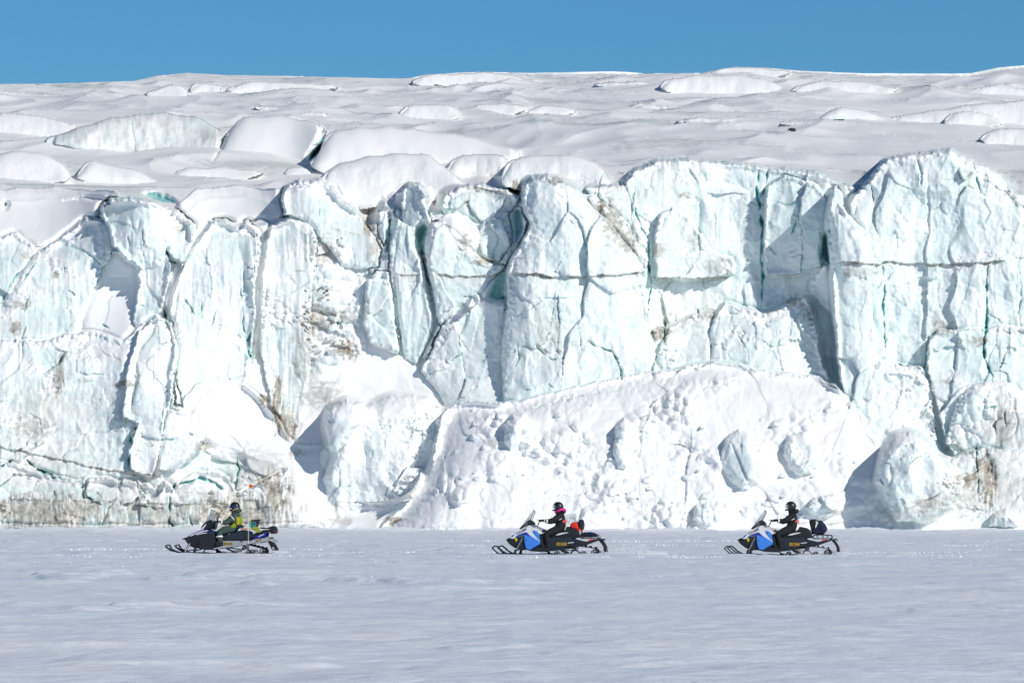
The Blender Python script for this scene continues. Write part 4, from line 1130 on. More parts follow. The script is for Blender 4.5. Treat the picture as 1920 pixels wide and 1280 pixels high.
def wheel(fr, root, x, z, r, ys=(-.17, .17), name='idler_wheel'):
    X, Z = fr(x, z); R_ = r / fr.sc
    for yc in ys:
        bm = bmesh.new()
        ring_mesh(bm, X, Z, R_, R_ * .25, yc - .018, yc + .018)
        w = bm_obj(name, bm, M_RUBBER, root, smooth=True)
        bm = bmesh.new()
        for k in range(5):
            a = 6.28318 * k / 5 + .3
            tube(bm, [(X, yc, Z), (X + R_ * .8 * math.cos(a), yc, Z + R_ * .8 * math.sin(a))], R_ * .10, 6)
        disc(bm, X, Z, R_ * .28, yc - .02, yc + .02, 12)
        bm_obj('rim', bm, M_STEEL, w)
    bm = bmesh.new()
    tube(bm, [(X, ys[0], Z), (X, ys[-1], Z)], .012, 8)
    bm_obj('axle', bm, M_STEEL, root)
    return w

def plate(fr, root, cx, cz, w, h, txt, y, tilt=0.0):
    X, Z = fr(cx, cz); w /= fr.sc; h /= fr.sc
    bm = bmesh.new()
    prism(bm, [(X - w / 2, Z - h / 2), (X + w / 2, Z - h / 2), (X + w / 2, Z + h / 2), (X - w / 2, Z + h / 2)], y - .006, y, bevel=.003, seg=1)
    p = bm_obj('licence_plate', bm, M_PLATE, root)
    bm = bmesh.new()
    b = h * .07
    for (x0, x1, z0, z1) in ((-w / 2 + b, w / 2 - b, h / 2 - 2 * b, h / 2 - b), (-w / 2 + b, w / 2 - b, -h / 2 + b, -h / 2 + 2 * b), (-w / 2 + b, -w / 2 + 2 * b, -h / 2 + 2 * b, h / 2 - 2 * b), (w / 2 - 2 * b, w / 2 - b, -h / 2 + 2 * b, h / 2 - 2 * b)):
        prism(bm, [(X + x0, Z + z0), (X + x1, Z + z0), (X + x1, Z + z1), (X + x0, Z + z1)], y - .009, y - .005, bevel=0)
    bm_obj('plate_border', bm, M_PLATEY, p)
    text_obj('plate_number', txt, h * .82, (X, y - .009, Z - h * .01), (math.pi / 2, 0, 0), M_PLATEY, p, sx=.92)
    return p

def windshield(fr, root, lo_c, hi_c, lo_s, hi_s, wlo, whi, n=9):
    """curved screen: centre line lo_c..hi_c in front, side edges lo_s..hi_s further back"""
    bm = bmesh.new()
    rows = []
    for i in range(n):
        t = i / (n - 1)
        cx, cz = fr(lo_c[0] + (hi_c[0] - lo_c[0]) * t, lo_c[1] + (hi_c[1] - lo_c[1]) * t)
        sx_, sz = fr(lo_s[0] + (hi_s[0] - lo_s[0]) * t, lo_s[1] + (hi_s[1] - lo_s[1]) * t)
        w = wlo + (whi - wlo) * t ** 1.4
        cz += 0.0
        row = []
        for j in range(11):
            s = -1 + 2 * j / 10
            q = abs(s) ** 1.8
            row.append((cx + (sx_ - cx) * q, s * w, cz + (sz - cz) * q))
        rows.append(row)
    V = [[bm.verts.new(p) for p in r] for r in rows]
    for a, b in zip(V[:-1], V[1:]):
        for j in range(10): bm.faces.new((a[j], a[j + 1], b[j + 1], b[j]))
    ws = bm_obj('windshield', bm, M_GLASS, root, smooth=True)
    so = ws.modifiers.new('thickness', 'SOLIDIFY'); so.thickness = .006
    bm = bmesh.new()
    edge = [r[0] for r in rows] + rows[-1][1:-1] + [r[-1] for r in rows[::-1]]
    tube(bm, edge, .007, 6)
    bm_obj('windshield_edge', bm, M_BLACK, ws, smooth=True)
    return ws

def blue_sled(root, txt, decal_shift=0):
    fr = Frame(1000, 970, 516.0)
    part(fr, 'belly_pan', root, M_BLACK, [(290, 738), (345, 712), (470, 700), (590, 668), (850, 640), (880, 900), (760, 915), (690, 910), (600, 885), (560, 890), (470, 880), (400, 845), (335, 795)], -.33, .33, inset=.12, bevel=.02)
    bp = part(fr, 'nose_bumper', root, M_BLACK, [(288, 738), (330, 708), (400, 712), (430, 730), (400, 750), (340, 752), (300, 748)], -.26, .26, inset=.1)
    hood = part(fr, 'hood', root, M_WHITE, [(352, 712), (400, 668), (480, 600), (540, 560), (600, 528), (650, 515), (720, 545), (830, 600), (850, 650), (700, 680), (590, 680), (440, 716)], -.25, .25, inset=.08, bevel=.03)
    for s in (-1, 1):
        a, b = sorted((s * .30, s * .385)); a2, b2 = sorted((s * .30, s * .40))
        part(fr, 'white_side_panel', root, M_WHITE, [(372, 716), (430, 672), (500, 630), (620, 552), (662, 552), (700, 600), (760, 672), (832, 752), (826, 770), (700, 690), (640, 640), (590, 634), (500, 672), (450, 712), (405, 722)], a, b, bevel=.01)
        part(fr, 'blue_side_panel', root, M_BLUE, [(588, 668), (632, 640), (672, 662), (706, 690), (834, 768), (826, 800), (722, 848), (694, 884), (625, 876), (604, 830), (590, 740)], a2, b2, bevel=.014)
        part(fr, 'blue_knee_panel', root, M_BLUE, [(712, 600), (742, 594), (788, 622), (812, 664), (832, 748), (790, 712), (744, 652)], a2, b2, bevel=.01)
        a3, b3 = sorted((s * .385, s * .405))
        part(fr, 'dark_blue_stripe', root, M_DBLUE, [(452, 692), (500, 660), (600, 622), (634, 628), (660, 662), (684, 694), (640, 668), (592, 652), (510, 676), (470, 700)], a3, b3, bevel=.004, seg=1)
        part(fr, 'dark_blue_stripe', root, M_DBLUE, [(388, 694), (430, 654), (436, 668), (404, 700)], a3, b3, bevel=.003, seg=1)
        part(fr, 'yellow_marker', root, M_YEL, [(436, 726), (472, 706), (474, 735), (464, 770), (454, 750)], *sorted((s * .30, s * .345)), bevel=.004, seg=1)
        for (x, z) in ((612, 738), (748, 632)):
            bm = bmesh.new(); disc(bm, *fr(x, z), .016, *sorted((s * .395, s * .41)), n=10)
            bm_obj('panel_latch', bm, M_BLACK, root)
        part(fr, 'grille', root, M_NAVY, [(478, 716), (540, 694), (580, 690), (586, 780), (590, 860), (520, 850), (490, 800)], *sorted((s * .32, s * .338)), bevel=.006)
        part(fr, 'side_panel', root, M_NAVY, [(846, 676), (870, 660), (980, 712), (1280, 690), (1310, 742), (1320, 820), (1150, 868), (1000, 886), (880, 880), (850, 800)], *sorted((s * .20, s * .30)), bevel=.012)
        part(fr, 'running_board', root, M_BLACK, [(700, 888), (820, 850), (890, 862), (1010, 884), (1300, 846), (1310, 862), (1010, 902), (860, 918), (700, 908)], *sorted((s * .20, s * .47)), bevel=.008)
        part(fr, 'toe_guard', root, M_BLACK, [(836, 660), (856, 700), (880, 800), (905, 860), (880, 872), (850, 860), (832, 760)], *sorted((s * .30, s * .40)), bevel=.008)
        # front suspension
        bm = bmesh.new()
        tube(bm, [(fr(500, 840)[0], s * .28, fr(500, 840)[1]), (fr(455, 905)[0], s * .47, fr(455, 905)[1])], .018, 8)
        tube(bm, [(fr(590, 850)[0], s * .28, fr(590, 850)[1]), (fr(462, 900)[0], s * .47, fr(462, 900)[1])], .018, 8)
        tube(bm, [(fr(500, 800)[0], s * .28, fr(500, 800)[1]), (fr(470, 860)[0], s * .47, fr(470, 860)[1])], .014, 8)
        bm_obj('control_arm', bm, M_BLACK, root)
        bm = bmesh.new()
        p0 = Vector((fr(560, 695)[0], s * .33, fr(560, 695)[1])); p1 = Vector((fr(470, 890)[0], s * .46, fr(470, 890)[1]))
        tube(bm, [p0, p1], .016, 8)
        hel = []
        ax = (p1 - p0); e1 = ax.cross(Vector((0, 1, 0))).normalized(); e2 = ax.cross(e1).normalized()
        for k in range(73):
            t = k / 72
            hel.append(p0 + ax * (t * .8 + .02) + (e1 * math.cos(t * 6.28318 * 7) + e2 * math.sin(t * 6.28318 * 7)) * .036)
        tube(bm, hel, .008, 5)
        bm_obj('shock_absorber', bm, M_STEEL, root)
        part(fr, 'spindle', root, M_BLACK, [(446, 880), (478, 880), (470, 930), (480, 955), (420, 955), (440, 925)], *sorted((s * .45, s * .50)), bevel=.006)
        ski(fr, root, [(640, 962), (560, 966), (250, 966), (200, 950), (158, 916), (126, 880)],
            [(126, 880), (112, 862), (124, 842), (150, 828), (176, 832), (215, 860), (262, 905), (310, 930), (350, 950)], s * .475)
        # tunnel rear and trim
        part(fr, 'rear_reflector', root, M_REDR, [(1545, 740), (1570, 730), (1618, 728), (1612, 744), (1560, 752)], *sorted((s * .235, s * .25)), bevel=.003, seg=1)
        part(fr, 'seat_accent', root, M_WHITE, [(1046, 668), (1080, 648), (1140, 630), (1225, 624), (1240, 634), (1160, 650), (1090, 668)], *sorted((s * .19, s * .225)), bevel=.006)
        part(fr, 'side_decal', root, M_WHITE, [(1240, 778), (1330, 768), (1338, 778), (1250, 788)], *sorted((s * .298, s * .303)), bevel=0)
    part(fr, 'tunnel', root, M_BLACK, [(860, 700), (1280, 690), (1330, 735), (1480, 770), (1690, 722), (1705, 738), (1640, 762), (1470, 822), (1330, 852), (1150, 880), (900, 880)], -.235, .235, bevel=.01)
    seat = part(fr, 'seat', root, M_BLACK, [(858, 640), (930, 650), (1020, 640), (1130, 606), (1195, 604), (1210, 542), (1235, 538), (1330, 560), (1376, 598), (1395, 660), (1400, 700), (1300, 722), (1240, 700), (1000, 716), (880, 700)], -.19, .19, inset=.05, bevel=.03)
    # dash, console and steering
    part(fr, 'dash_pod', root, M_BLACK, [(500, 575), (545, 545), (585, 492), (612, 452), (645, 436), (690, 462), (716, 500), (712, 520), (680, 520), (640, 506), (590, 540), (540, 572)], -.2, .2, inset=.1, bevel=.02)
    part(fr, 'gauge', root, M_NAVY, [(648, 450), (690, 476), (706, 505), (690, 505), (655, 480)], -.09, .09, bevel=.01)
    part(fr, 'console', root, M_BLACK, [(640, 512), (700, 512), (800, 560), (872, 590), (868, 616), (800, 620), (700, 570), (650, 545)], -.17, .17, bevel=.015)
    part(fr, 'console_trim', root, M_WHITE, [(650, 500), (700, 514), (790, 555), (850, 585), (846, 597), (780, 572), (700, 534), (652, 516)], -.185, -.165, bevel=.004)
    part(fr, 'console_trim', root, M_WHITE, [(650, 500), (700, 514), (790, 555), (850, 585), (846, 597), (780, 572), (700, 534), (652, 516)], .165, .185, bevel=.004)
    bm = bmesh.new()
    X, Z = fr(745, 545); X2, Z2 = fr(785, 462)
    tube(bm, [(X, -.03, Z), (X2, -.03, Z2)], .014); tube(bm, [(X, .03, Z), (X2, .03, Z2)], .014)
    hx, hz = fr(800, 446)
    tube(bm, [(fr(815, 440)[0], -.38, fr(815, 440)[1]), (hx, -.18, hz), (X2, 0, Z2), (hx, .18, hz), (fr(815, 440)[0], .38, fr(815, 440)[1])], .013)
    hb = bm_obj('handlebar', bm, M_STEEL, root, smooth=True)
    for s in (-1, 1):
        bm = bmesh.new()
        tube(bm, [(fr(806, 443)[0], s * .25, fr(806, 443)[1]), (fr(815, 440)[0], s * .39, fr(815, 440)[1])], .02)
        bm_obj('grip', bm, M_RUBBER, hb, smooth=True)
        bm = bmesh.new()
        tube(bm, [(fr(792, 446)[0], s * .16, fr(792, 446)[1]), (fr(772, 438)[0], s * .2, fr(772, 438)[1]), (fr(770, 436)[0], s * .36, fr(770, 436)[1])], .008)
        bm_obj('brake_lever', bm, M_BLACK, hb)
    windshield(fr, root, (478, 572), (692, 285), (600, 560), (716, 318), .26, .08)
    part(fr, 'lower_screen', root, M_NAVY, [(484, 572), (520, 540), (560, 512), (640, 440), (600, 505), (560, 552), (520, 575)], -.21, .21, inset=.1, bevel=.01)
    text_obj('hood_lettering', 'POLARIS', .088, (fr(546, 608)[0], -.392, fr(546, 608)[1] - .004), (math.pi / 2, math.radians(-27), 0), M_NAVY, root)
    o = text_obj('hood_lettering', 'POLARIS', .088, (fr(546, 608)[0], .392, fr(546, 608)[1] - .004), (math.pi / 2, math.radians(27), math.pi), M_NAVY, root)
    plate(fr, root, 1148, 800, 156, 52, txt, -.302)
    # rear rack, bumper and flap
    bm = bmesh.new()
    for s in (-1, 1):
        y = s * .2
        tube(bm, [(fr(1400, 690)[0], y, fr(1400, 690)[1]), (fr(1440, 664)[0], y, fr(1440, 664)[1]), (fr(1560, 656)[0], y, fr(1560, 656)[1]), (fr(1690, 668)[0], y, fr(1690, 668)[1]), (fr(1700, 700)[0], y, fr(1700, 700)[1]), (fr(1680, 728)[0], y, fr(1680, 728)[1])], .014)
        tube(bm, [(fr(1390, 690)[0], y, fr(1390, 690)[1]), (fr(1440, 716)[0], y, fr(1440, 716)[1]), (fr(1690, 716)[0], y, fr(1690, 716)[1])], .012)
        for q in (1480, 1560, 1630): tube(bm, [(fr(q, 660)[0], y, fr(q, 660)[1]), (fr(q, 716)[0], y, fr(q, 716)[1])], .009)
    for q in (1450, 1530, 1610, 1690): tube(bm, [(fr(q, 662)[0], -.2, fr(q, 662)[1]), (fr(q, 662)[0], .2, fr(q, 662)[1])], .011)
    bm_obj('cargo_rack', bm, M_BLACK, root, smooth=True)
    bm = bmesh.new()
    for s in (-1, 1):
        y = s * .17
        tube(bm, [(fr(1680, 735)[0], y, fr(1680, 735)[1]), (fr(1740, 725)[0], y, fr(1740, 725)[1]), (fr(1768, 728)[0], y, fr(1768, 728)[1])], .016)
    tube(bm, [(fr(1768, 728)[0], -.17, fr(1768, 728)[1]), (fr(1768, 728)[0], .17, fr(1768, 728)[1])], .016)
    ring_mesh(bm, *fr(1770, 738), .035, .012, -.012, .012, 14)
    bm_obj('rear_bumper', bm, M_BLACK, root, smooth=True)
    part(fr, 'snow_flap', root, M_RUBBER, [(1690, 728), (1735, 738), (1775, 790), (1806, 850), (1812, 905), (1800, 915), (1774, 906), (1776, 850), (1750, 800), (1712, 762)], -.19, .19, bevel=.004)
    # rear suspension
    part(fr, 'slide_rail', root, M_ALU, [(940, 930), (1000, 944), (1610, 944), (1640, 930), (1640, 944), (1600, 960), (990, 960)], -.13, -.10, bevel=.004)
    part(fr, 'slide_rail', root, M_ALU, [(940, 930), (1000, 944), (1610, 944), (1640, 930), (1640, 944), (1600, 960), (990, 960)], .10, .13, bevel=.004)
    bm = bmesh.new()
    for s in (-1, 1):
        for a, b in (((1090, 880), (1200, 945)), ((1300, 870), (1420, 945)), ((1100, 890), (1340, 900)), ((1340, 860), (1250, 945))):
            tube(bm, [(fr(*a)[0], s * .1, fr(*a)[1]), (fr(*b)[0], s * .1, fr(*b)[1])], .013)
    bm_obj('suspension_arm', bm, M_STEEL, root)
    bm = bmesh.new()
    tube(bm, [(fr(1120, 900)[0], 0, fr(1120, 900)[1]), (fr(1230, 935)[0], 0, fr(1230, 935)[1])], .035)
    bm_obj('rear_shock', bm, M_ALU, root)
    for x, z, r in ((1325, 868, 32), (1052, 938, 33), (1455, 938, 32)): wheel(fr, root, x, z, r)
    wheel(fr, root, 1630, 925, 46, name='rear_wheel')
    track(fr, root, [(870, 880), (860, 850), (880, 815), (960, 800), (1200, 800), (1340, 812), (1420, 830), (1560, 848), (1640, 862), (1672, 880), (1690, 915), (1684, 950), (1650, 972), (1300, 974), (990, 972), (940, 945)])
    return fr

def dark_sled(root, txt):
    fr = Frame(1000, 940, 502.0)
    part(fr, 'belly_pan', root, M_NAVY, [(360, 735), (400, 692), (480, 682), (560, 652), (690, 592), (800, 600), (850, 650), (878, 760), (960, 800), (950, 830), (800, 878), (700, 884), (600, 868), (500, 850), (425, 820)], -.36, .36, inset=.1, bevel=.03)
    part(fr, 'nose_bumper', root, M_BLACK, [(304, 722), (350, 704), (430, 680), (480, 690), (470, 722), (400, 735), (350, 728)], -.27, .27, inset=.1)
    part(fr, 'hood', root, M_RBLUE, [(385, 694), (440, 655), (510, 622), (600, 590), (700, 574), (745, 582), (760, 610), (700, 620), (560, 655), (480, 684)], -.27, .27, inset=.1, bevel=.02)
    for s in (-1, 1):
        part(fr, 'white_hood_stripe', root, M_WHITE, [(440, 680), (470, 658), (560, 622), (650, 596), (738, 584), (728, 600), (620, 622), (540, 648), (480, 676)], *sorted((s * .27, s * .33)), bevel=.006)
        part(fr, 'white_panel_line', root, M_WHITE, [(560, 650), (640, 628), (730, 622), (722, 632), (640, 640), (566, 662)], *sorted((s * .34, s * .365)), bevel=.003)
        part(fr, 'side_panel', root, M_BLACK, [(480, 690), (560, 664), (700, 640), (790, 650), (840, 700), (870, 790), (800, 840), (640, 850), (520, 830), (490, 770)], *sorted((s * .34, s * .385)), bevel=.012)
        bm = bmesh.new()
        ring_mesh(bm, *fr(592, 786), .085, .02, *sorted((s * .38, s * .40)), n=24); disc(bm, *fr(592, 786), .04, *sorted((s * .38, s * .398)), n=18)
        bm_obj('clutch_vent', bm, M_RUBBER, root)
        part(fr, 'orange_marker', root, M_ORA, [(410, 704), (456, 704), (456, 718), (412, 718)], *sorted((s * .26, s * .29)), bevel=.003, seg=1)
        part(fr, 'orange_marker', root, M_ORA, [(1492, 736), (1545, 726), (1545, 742), (1500, 748)], *sorted((s * .285, s * .30)), bevel=.003, seg=1)
        part(fr, 'marker_housing', root, M_BLACK, [(1470, 755), (1495, 728), (1560, 718), (1558, 740), (1510, 752)], *sorted((s * .262, s * .288)), bevel=.003, seg=1)
        part(fr, 'silver_tunnel_side', root, M_ALU, [(950, 748), (1360, 748), (1500, 716), (1650, 700), (1690, 702), (1640, 742), (1480, 772), (1300, 806), (1000, 852), (850, 866), (940, 832), (975, 790)], *sorted((s * .20, s * .265)), bevel=.008)
        part(fr, 'blue_tail_panel', root, M_RBLUE, [(1416, 718), (1500, 662), (1622, 622), (1604, 684), (1490, 712)], *sorted((s * .14, s * .235)), bevel=.01)
        part(fr, 'tail_decal', root, M_WHITE, [(1500, 682), (1590, 640), (1600, 642), (1592, 652), (1520, 684)], *sorted((s * .23, s * .238)), bevel=0)
        part(fr, 'running_board', root, M_ALU, [(840, 858), (960, 830), (1300, 790), (1300, 802), (960, 850), (840, 872)], *sorted((s * .26, s * .46)), bevel=.005)
        part(fr, 'toe_guard', root, M_BLACK, [(880, 770), (960, 785), (970, 820), (900, 828), (880, 810)], *sorted((s * .26, s * .44)), bevel=.01)
        bm = bmesh.new()
        tube(bm, [(fr(470, 760)[0], s * .3, fr(470, 760)[1]), (fr(400, 915)[0], s * .5, fr(400, 915)[1])], .03)
        bm_obj('strut', bm, M_BLACK, root, smooth=True)
        bm = bmesh.new()
        tube(bm, [(fr(560, 870)[0], s * .3, fr(560, 870)[1]), (fr(420, 900)[0], s * .49, fr(420, 900)[1])], .018)
        tube(bm, [(fr(580, 880)[0], s * .45, fr(580, 880)[1]), (fr(545, 925)[0], s * .5, fr(545, 925)[1])], .02)
        bm_obj('control_arm', bm, M_BLACK, root)
        ski(fr, root, [(620, 932), (560, 936), (280, 936), (220, 918), (160, 882), (116, 846)],
            [(116, 846), (104, 822), (130, 812), (166, 808), (176, 830), (190, 866), (240, 893), (290, 912), (350, 928)], s * .50)
        part(fr, 'seat_knob', root, M_BLACK, [(1240, 740), (1268, 740), (1266, 760), (1244, 762)], *sorted((s * .26, s * .285)), bevel=.004)
        part(fr, 'seat_knob', root, M_BLACK, [(1388, 730), (1414, 728), (1412, 746), (1392, 748)], *sorted((s * .26, s * .285)), bevel=.004)
    part(fr, 'tunnel', root, M_BLACK, [(860, 720), (1360, 720), (1500, 705), (1690, 690), (1690, 706), (1640, 735), (1480, 765), (1300, 798), (1000, 845), (860, 850)], -.195, .195, bevel=.01)
    part(fr, 'seat', root, M_NAVY, [(820, 620), (880, 668), (960, 684), (1080, 650), (1180, 595), (1240, 582), (1350, 600), (1380, 620), (1400, 690), (1360, 740), (980, 745), (900, 730), (850, 690)], -.19, .19, inset=.05, bevel=.03)
    part(fr, 'passenger_seat', root, M_BLACK, [(1380, 680), (1440, 630), (1520, 600), (1670, 578), (1690, 600), (1620, 622), (1480, 668), (1400, 715)], -.17, .17, inset=.05, bevel=.02)
    part(fr, 'screen_pod', root, M_BLACK, [(594, 586), (606, 532), (640, 490), (690, 452), (745, 428), (790, 462), (830, 470), (820, 560), (740, 574), (650, 584)], -.22, .22, inset=.15, bevel=.03)
    part(fr, 'white_pod_stripe', root, M_WHITE, [(604, 582), (640, 540), (690, 492), (700, 500), (668, 545), (644, 580)], -.235, -.19, bevel=.006)
    part(fr, 'white_pod_stripe', root, M_WHITE, [(604, 582), (640, 540), (690, 492), (700, 500), (668, 545), (644, 580)], .19, .235, bevel=.006)
    part(fr, 'gauge_cluster', root, M_STEEL, [(770, 480), (815, 475), (820, 560), (790, 585), (765, 540)], -.14, .14, bevel=.015)
    windshield(fr, root, (640, 480), (744, 282), (735, 450), (800, 312), .25, .13)
    X, Z = fr(800, 430)
    for s in (-1, 1):
        bm = bmesh.new()
        tube(bm, [(X - .03, s * .15, Z - .12), (X, s * .25, Z - .03)], .010)
        ball(bm, (X, s * .26, Z), .050, .6, .5, 1.0)
        bm_obj('mirror', bm, plain('mirror_blue_grey', (.25, .36, .48), .25), root, smooth=True)
    bm = bmesh.new()
    p = lambda x, z, y: (fr(x, z)[0], y, fr(x, z)[1])
    tube(bm, [p(800, 560, 0), p(830, 470, 0)], .022)
    tube(bm, [p(868, 452, -.40), p(850, 455, -.2), p(835, 465, 0), p(850, 455, .2), p(868, 452, .40)], .013)
    hb = bm_obj('handlebar', bm, M_STEEL, root, smooth=True)
    for s in (-1, 1):
        bm = bmesh.new(); tube(bm, [p(856, 454, s * .27), p(868, 452, s * .41)], .02)
        bm_obj('grip', bm, M_RUBBER, hb, smooth=True)
        bm = bmesh.new(); tube(bm, [p(845, 455, s * .17), p(830, 448, s * .22), p(828, 450, s * .38)], .008)
        bm_obj('brake_lever', bm, M_BLACK, hb)
    plate(fr, root, 1046, 790, 132, 36, txt, -.267)
    # tail: grab bar with a tail bag shape, bumper, flap
    part(fr, 'tail_box', root, M_BLACK, [(1672, 560), (1720, 526), (1748, 536), (1764, 580), (1772, 618), (1742, 642), (1690, 640), (1664, 606)], -.18, .18, inset=.1, bevel=.02)
    bm = bmesh.new()
    for s in (-1, 1):
        tube(bm, [p(1530, 552, s * .15), p(1570, 558, s * .15), p(1620, 562, s * .15), p(1680, 545, s * .15), p(1722, 530, s * .15)], .018)
        tube(bm, [p(1560, 590, s * .15), p(1680, 580, s * .15)], .012)
    tube(bm, [p(1530, 552, -.15), p(1530, 552, .15)], .018)
    bm_obj('grab_rail', bm, M_BLACK, root, smooth=True)
    bm = bmesh.new()
    ball(bm, p(1775, 610, 0), .03)
    bm_obj('tail_light', bm, M_REDR, root, smooth=True)
    bm = bmesh.new()
    for s in (-1, 1):
        tube(bm, [p(1480, 776, s * .2), p(1600, 752, s * .2), p(1680, 740, s * .2), p(1742, 750, s * .16)], .016)
        tube(bm, [p(1620, 700, s * .2), p(1690, 720, s * .2), p(1742, 748, s * .16)], .012)
    tube(bm, [p(1742, 750, -.16), p(1742, 750, .16)], .018)
    ring_mesh(bm, *fr(1745, 750), .045, .016, -.2, -.17, 16); ring_mesh(bm, *fr(1745, 750), .045, .016, .17, .2, 16)
    bm_obj('rear_bumper', bm, M_ALU, root, smooth=True)
    part(fr, 'snow_flap', root, M_RUBBER, [(1640, 745), (1700, 765), (1735, 815), (1772, 880), (1760, 888), (1716, 884), (1690, 820), (1660, 775)], -.2, .2, bevel=.004)
    part(fr, 'flap_reflector', root, M_ALU, [(1712, 838), (1738, 832), (1760, 872), (1726, 876)], -.205, .205, bevel=.002)
    for s in (-1, 1):
        part(fr, 'slide_rail', root, M_ALU, [(900, 900), (980, 918), (1560, 918), (1600, 900), (1600, 916), (1560, 934), (960, 934)], *sorted((s * .10, s * .13)), bevel=.004)
    bm = bmesh.new()
    for s in (-1, 1):
        for a, b in (((960, 850), (1100, 915)), ((1240, 810), (1360, 915)), ((1000, 850), (1260, 880)), ((1280, 830), (1180, 915))):
            tube(bm, [p(*a, s * .1), p(*b, s * .1)], .014)
    bm_obj('suspension_arm', bm, M_STEEL, root)
    for x, z, r in ((1280, 848, 30), (1136, 912, 30), (1345, 912, 32), (1414, 908, 34)): wheel(fr, root, x, z, r)
    wheel(fr, root, 1555, 902, 38, name='rear_wheel')
    track(fr, root, [(800, 870), (780, 830), (830, 790), (960, 780), (1200, 790), (1380, 812), (1500, 842), (1590, 862), (1620, 890), (1610, 925), (1570, 944), (1250, 946), (940, 944), (880, 920)])
    # whip aerial with its flag
    bm = bmesh.new()
    px_ = fr(1360, 0)[0]
    z0 = fr(0, 790)[1]; z1 = fr(0, -115)[1]
    tube(bm, [(px_, -.275, z0), (px_, -.275, (z0 + z1) / 2), (px_ + .01, -.275, z1)], .007, 6)
    wp = bm_obj('flag_pole', bm, M_POLE, root, smooth=True)
    bm = bmesh.new()
    # pennant with a light ripple
    A = []
    for i in range(9):
        t = i / 8
        x = px_ + .01 + t * .18; h = .135 * (1 - t * .9); yy = -.275 + .018 * math.sin(t * 7)
        zc = z1 - .075 - .012 * math.sin(t * 5)
        A.append([bm.verts.new((x, yy + k * .004, zc + s_ * h / 2)) for k in (0, 1) for s_ in (-1, 1)])
    for a, b in zip(A[:-1], A[1:]):
        for i, j in ((0, 1), (1, 3), (3, 2), (2, 0)): bm.faces.new((a[i], a[j], b[j], b[i]))
    bm.faces.new((A[0][0], A[0][2], A[0][3], A[0][1])); bm.faces.new((A[-1][0], A[-1][1], A[-1][3], A[-1][2]))
    bm_obj('flag', bm, M_FLAG, wp)
    return fr
# ---------------------------------------------------------------- riders
def skin_mesh(name, verts, edges, radii, mats, parent, root_i=0, sub=2, mat_fn=None):
    me = bpy.data.meshes.new(name + '_rig')
    me.from_pydata(verts, edges, [])
    o = bpy.data.objects.new(name + '_rig', me)
    COL.objects.link(o)
    m = o.modifiers.new('skin', 'SKIN'); m.use_smooth_shade = True; m.branch_smoothing = .6
    sk = me.skin_vertices[0].data
    for i, r in enumerate(radii):
        sk[i].radius = r if isinstance(r, tuple) else (r, r)
        sk[i].use_root = (i == root_i)
    s = o.modifiers.new('sub', 'SUBSURF'); s.levels = sub; s.render_levels = sub
    dg = bpy.context.evaluated_depsgraph_get()
    nm = bpy.data.meshes.new_from_object(o.evaluated_get(dg))
    bpy.data.objects.remove(o); bpy.data.meshes.remove(me)
    nm.name = name
    nm.materials.clear()
    for x in mats: nm.materials.append(x)
    n = len(nm.polygons)
    nm.polygons.foreach_set('use_smooth', [True] * n)
    # cloth creases
    co = np.empty(len(nm.vertices) * 3, np.float32); nm.vertices.foreach_get('co', co); co = co.reshape(-1, 3)
    nr = np.empty(len(nm.vertices) * 3, np.float32); nm.vertices.foreach_get('normal', nr); nr = nr.reshape(-1, 3)
    k = 0.022 * ridged(co[:, 0] * 7 + co[:, 1] * 3, co[:, 2] * 10 + co[:, 1] * 4, 3, 3) if name == 'body' else 0
    if name == 'body': co = co + nr * np.asarray(k)[:, None]
    nm.vertices.foreach_set('co', co.ravel().astype(np.float32))
    if mat_fn:
        for p in nm.polygons: p.material_index = mat_fn(p.center)
    nm.update()
    r = bpy.data.objects.new(name, nm)
    COL.objects.link(r); r.parent = parent
    return r

def glove(parent, wrist, fwd, mat, side, bar):
    """hand closed round the grip: palm, four bent fingers and a thumb"""
    f = Vector(fwd).normalized()
    y = Vector((0, 1, 0))
    u = y.cross(f).normalized()
    if u.z < 0: u = -u
    w = Vector(wrist)
    V = [w, w + f * .055, w + f * .095]
    E = [(0, 1), (1, 2)]; Rr = [.040, .048, .044]
    for k, (ln, off) in enumerate(((.034, -.036), (.038, -.012), (.036, .012), (.030, .034))):
        b = len(V)
        base = w + f * .095 + y * off
        V += [base, base + f * ln + u * -.004, base + f * (ln + .014) - u * .030, base + f * (ln - .010) - u * .052]
        Rr += [.017, .015, .014, .012]
        E += [(2, b), (b, b + 1), (b + 1, b + 2), (b + 2, b + 3)]
    b = len(V)
    tb = w + f * .045 - y * side * -.040
    V += [tb, tb + f * .035 - u * .028, tb + f * .062 - u * .044]
    Rr += [.018, .016, .014]
    E += [(1, b), (b, b + 1), (b + 1, b + 2)]
    return skin_mesh('glove', V, E, Rr, [mat], parent, 1, 1)

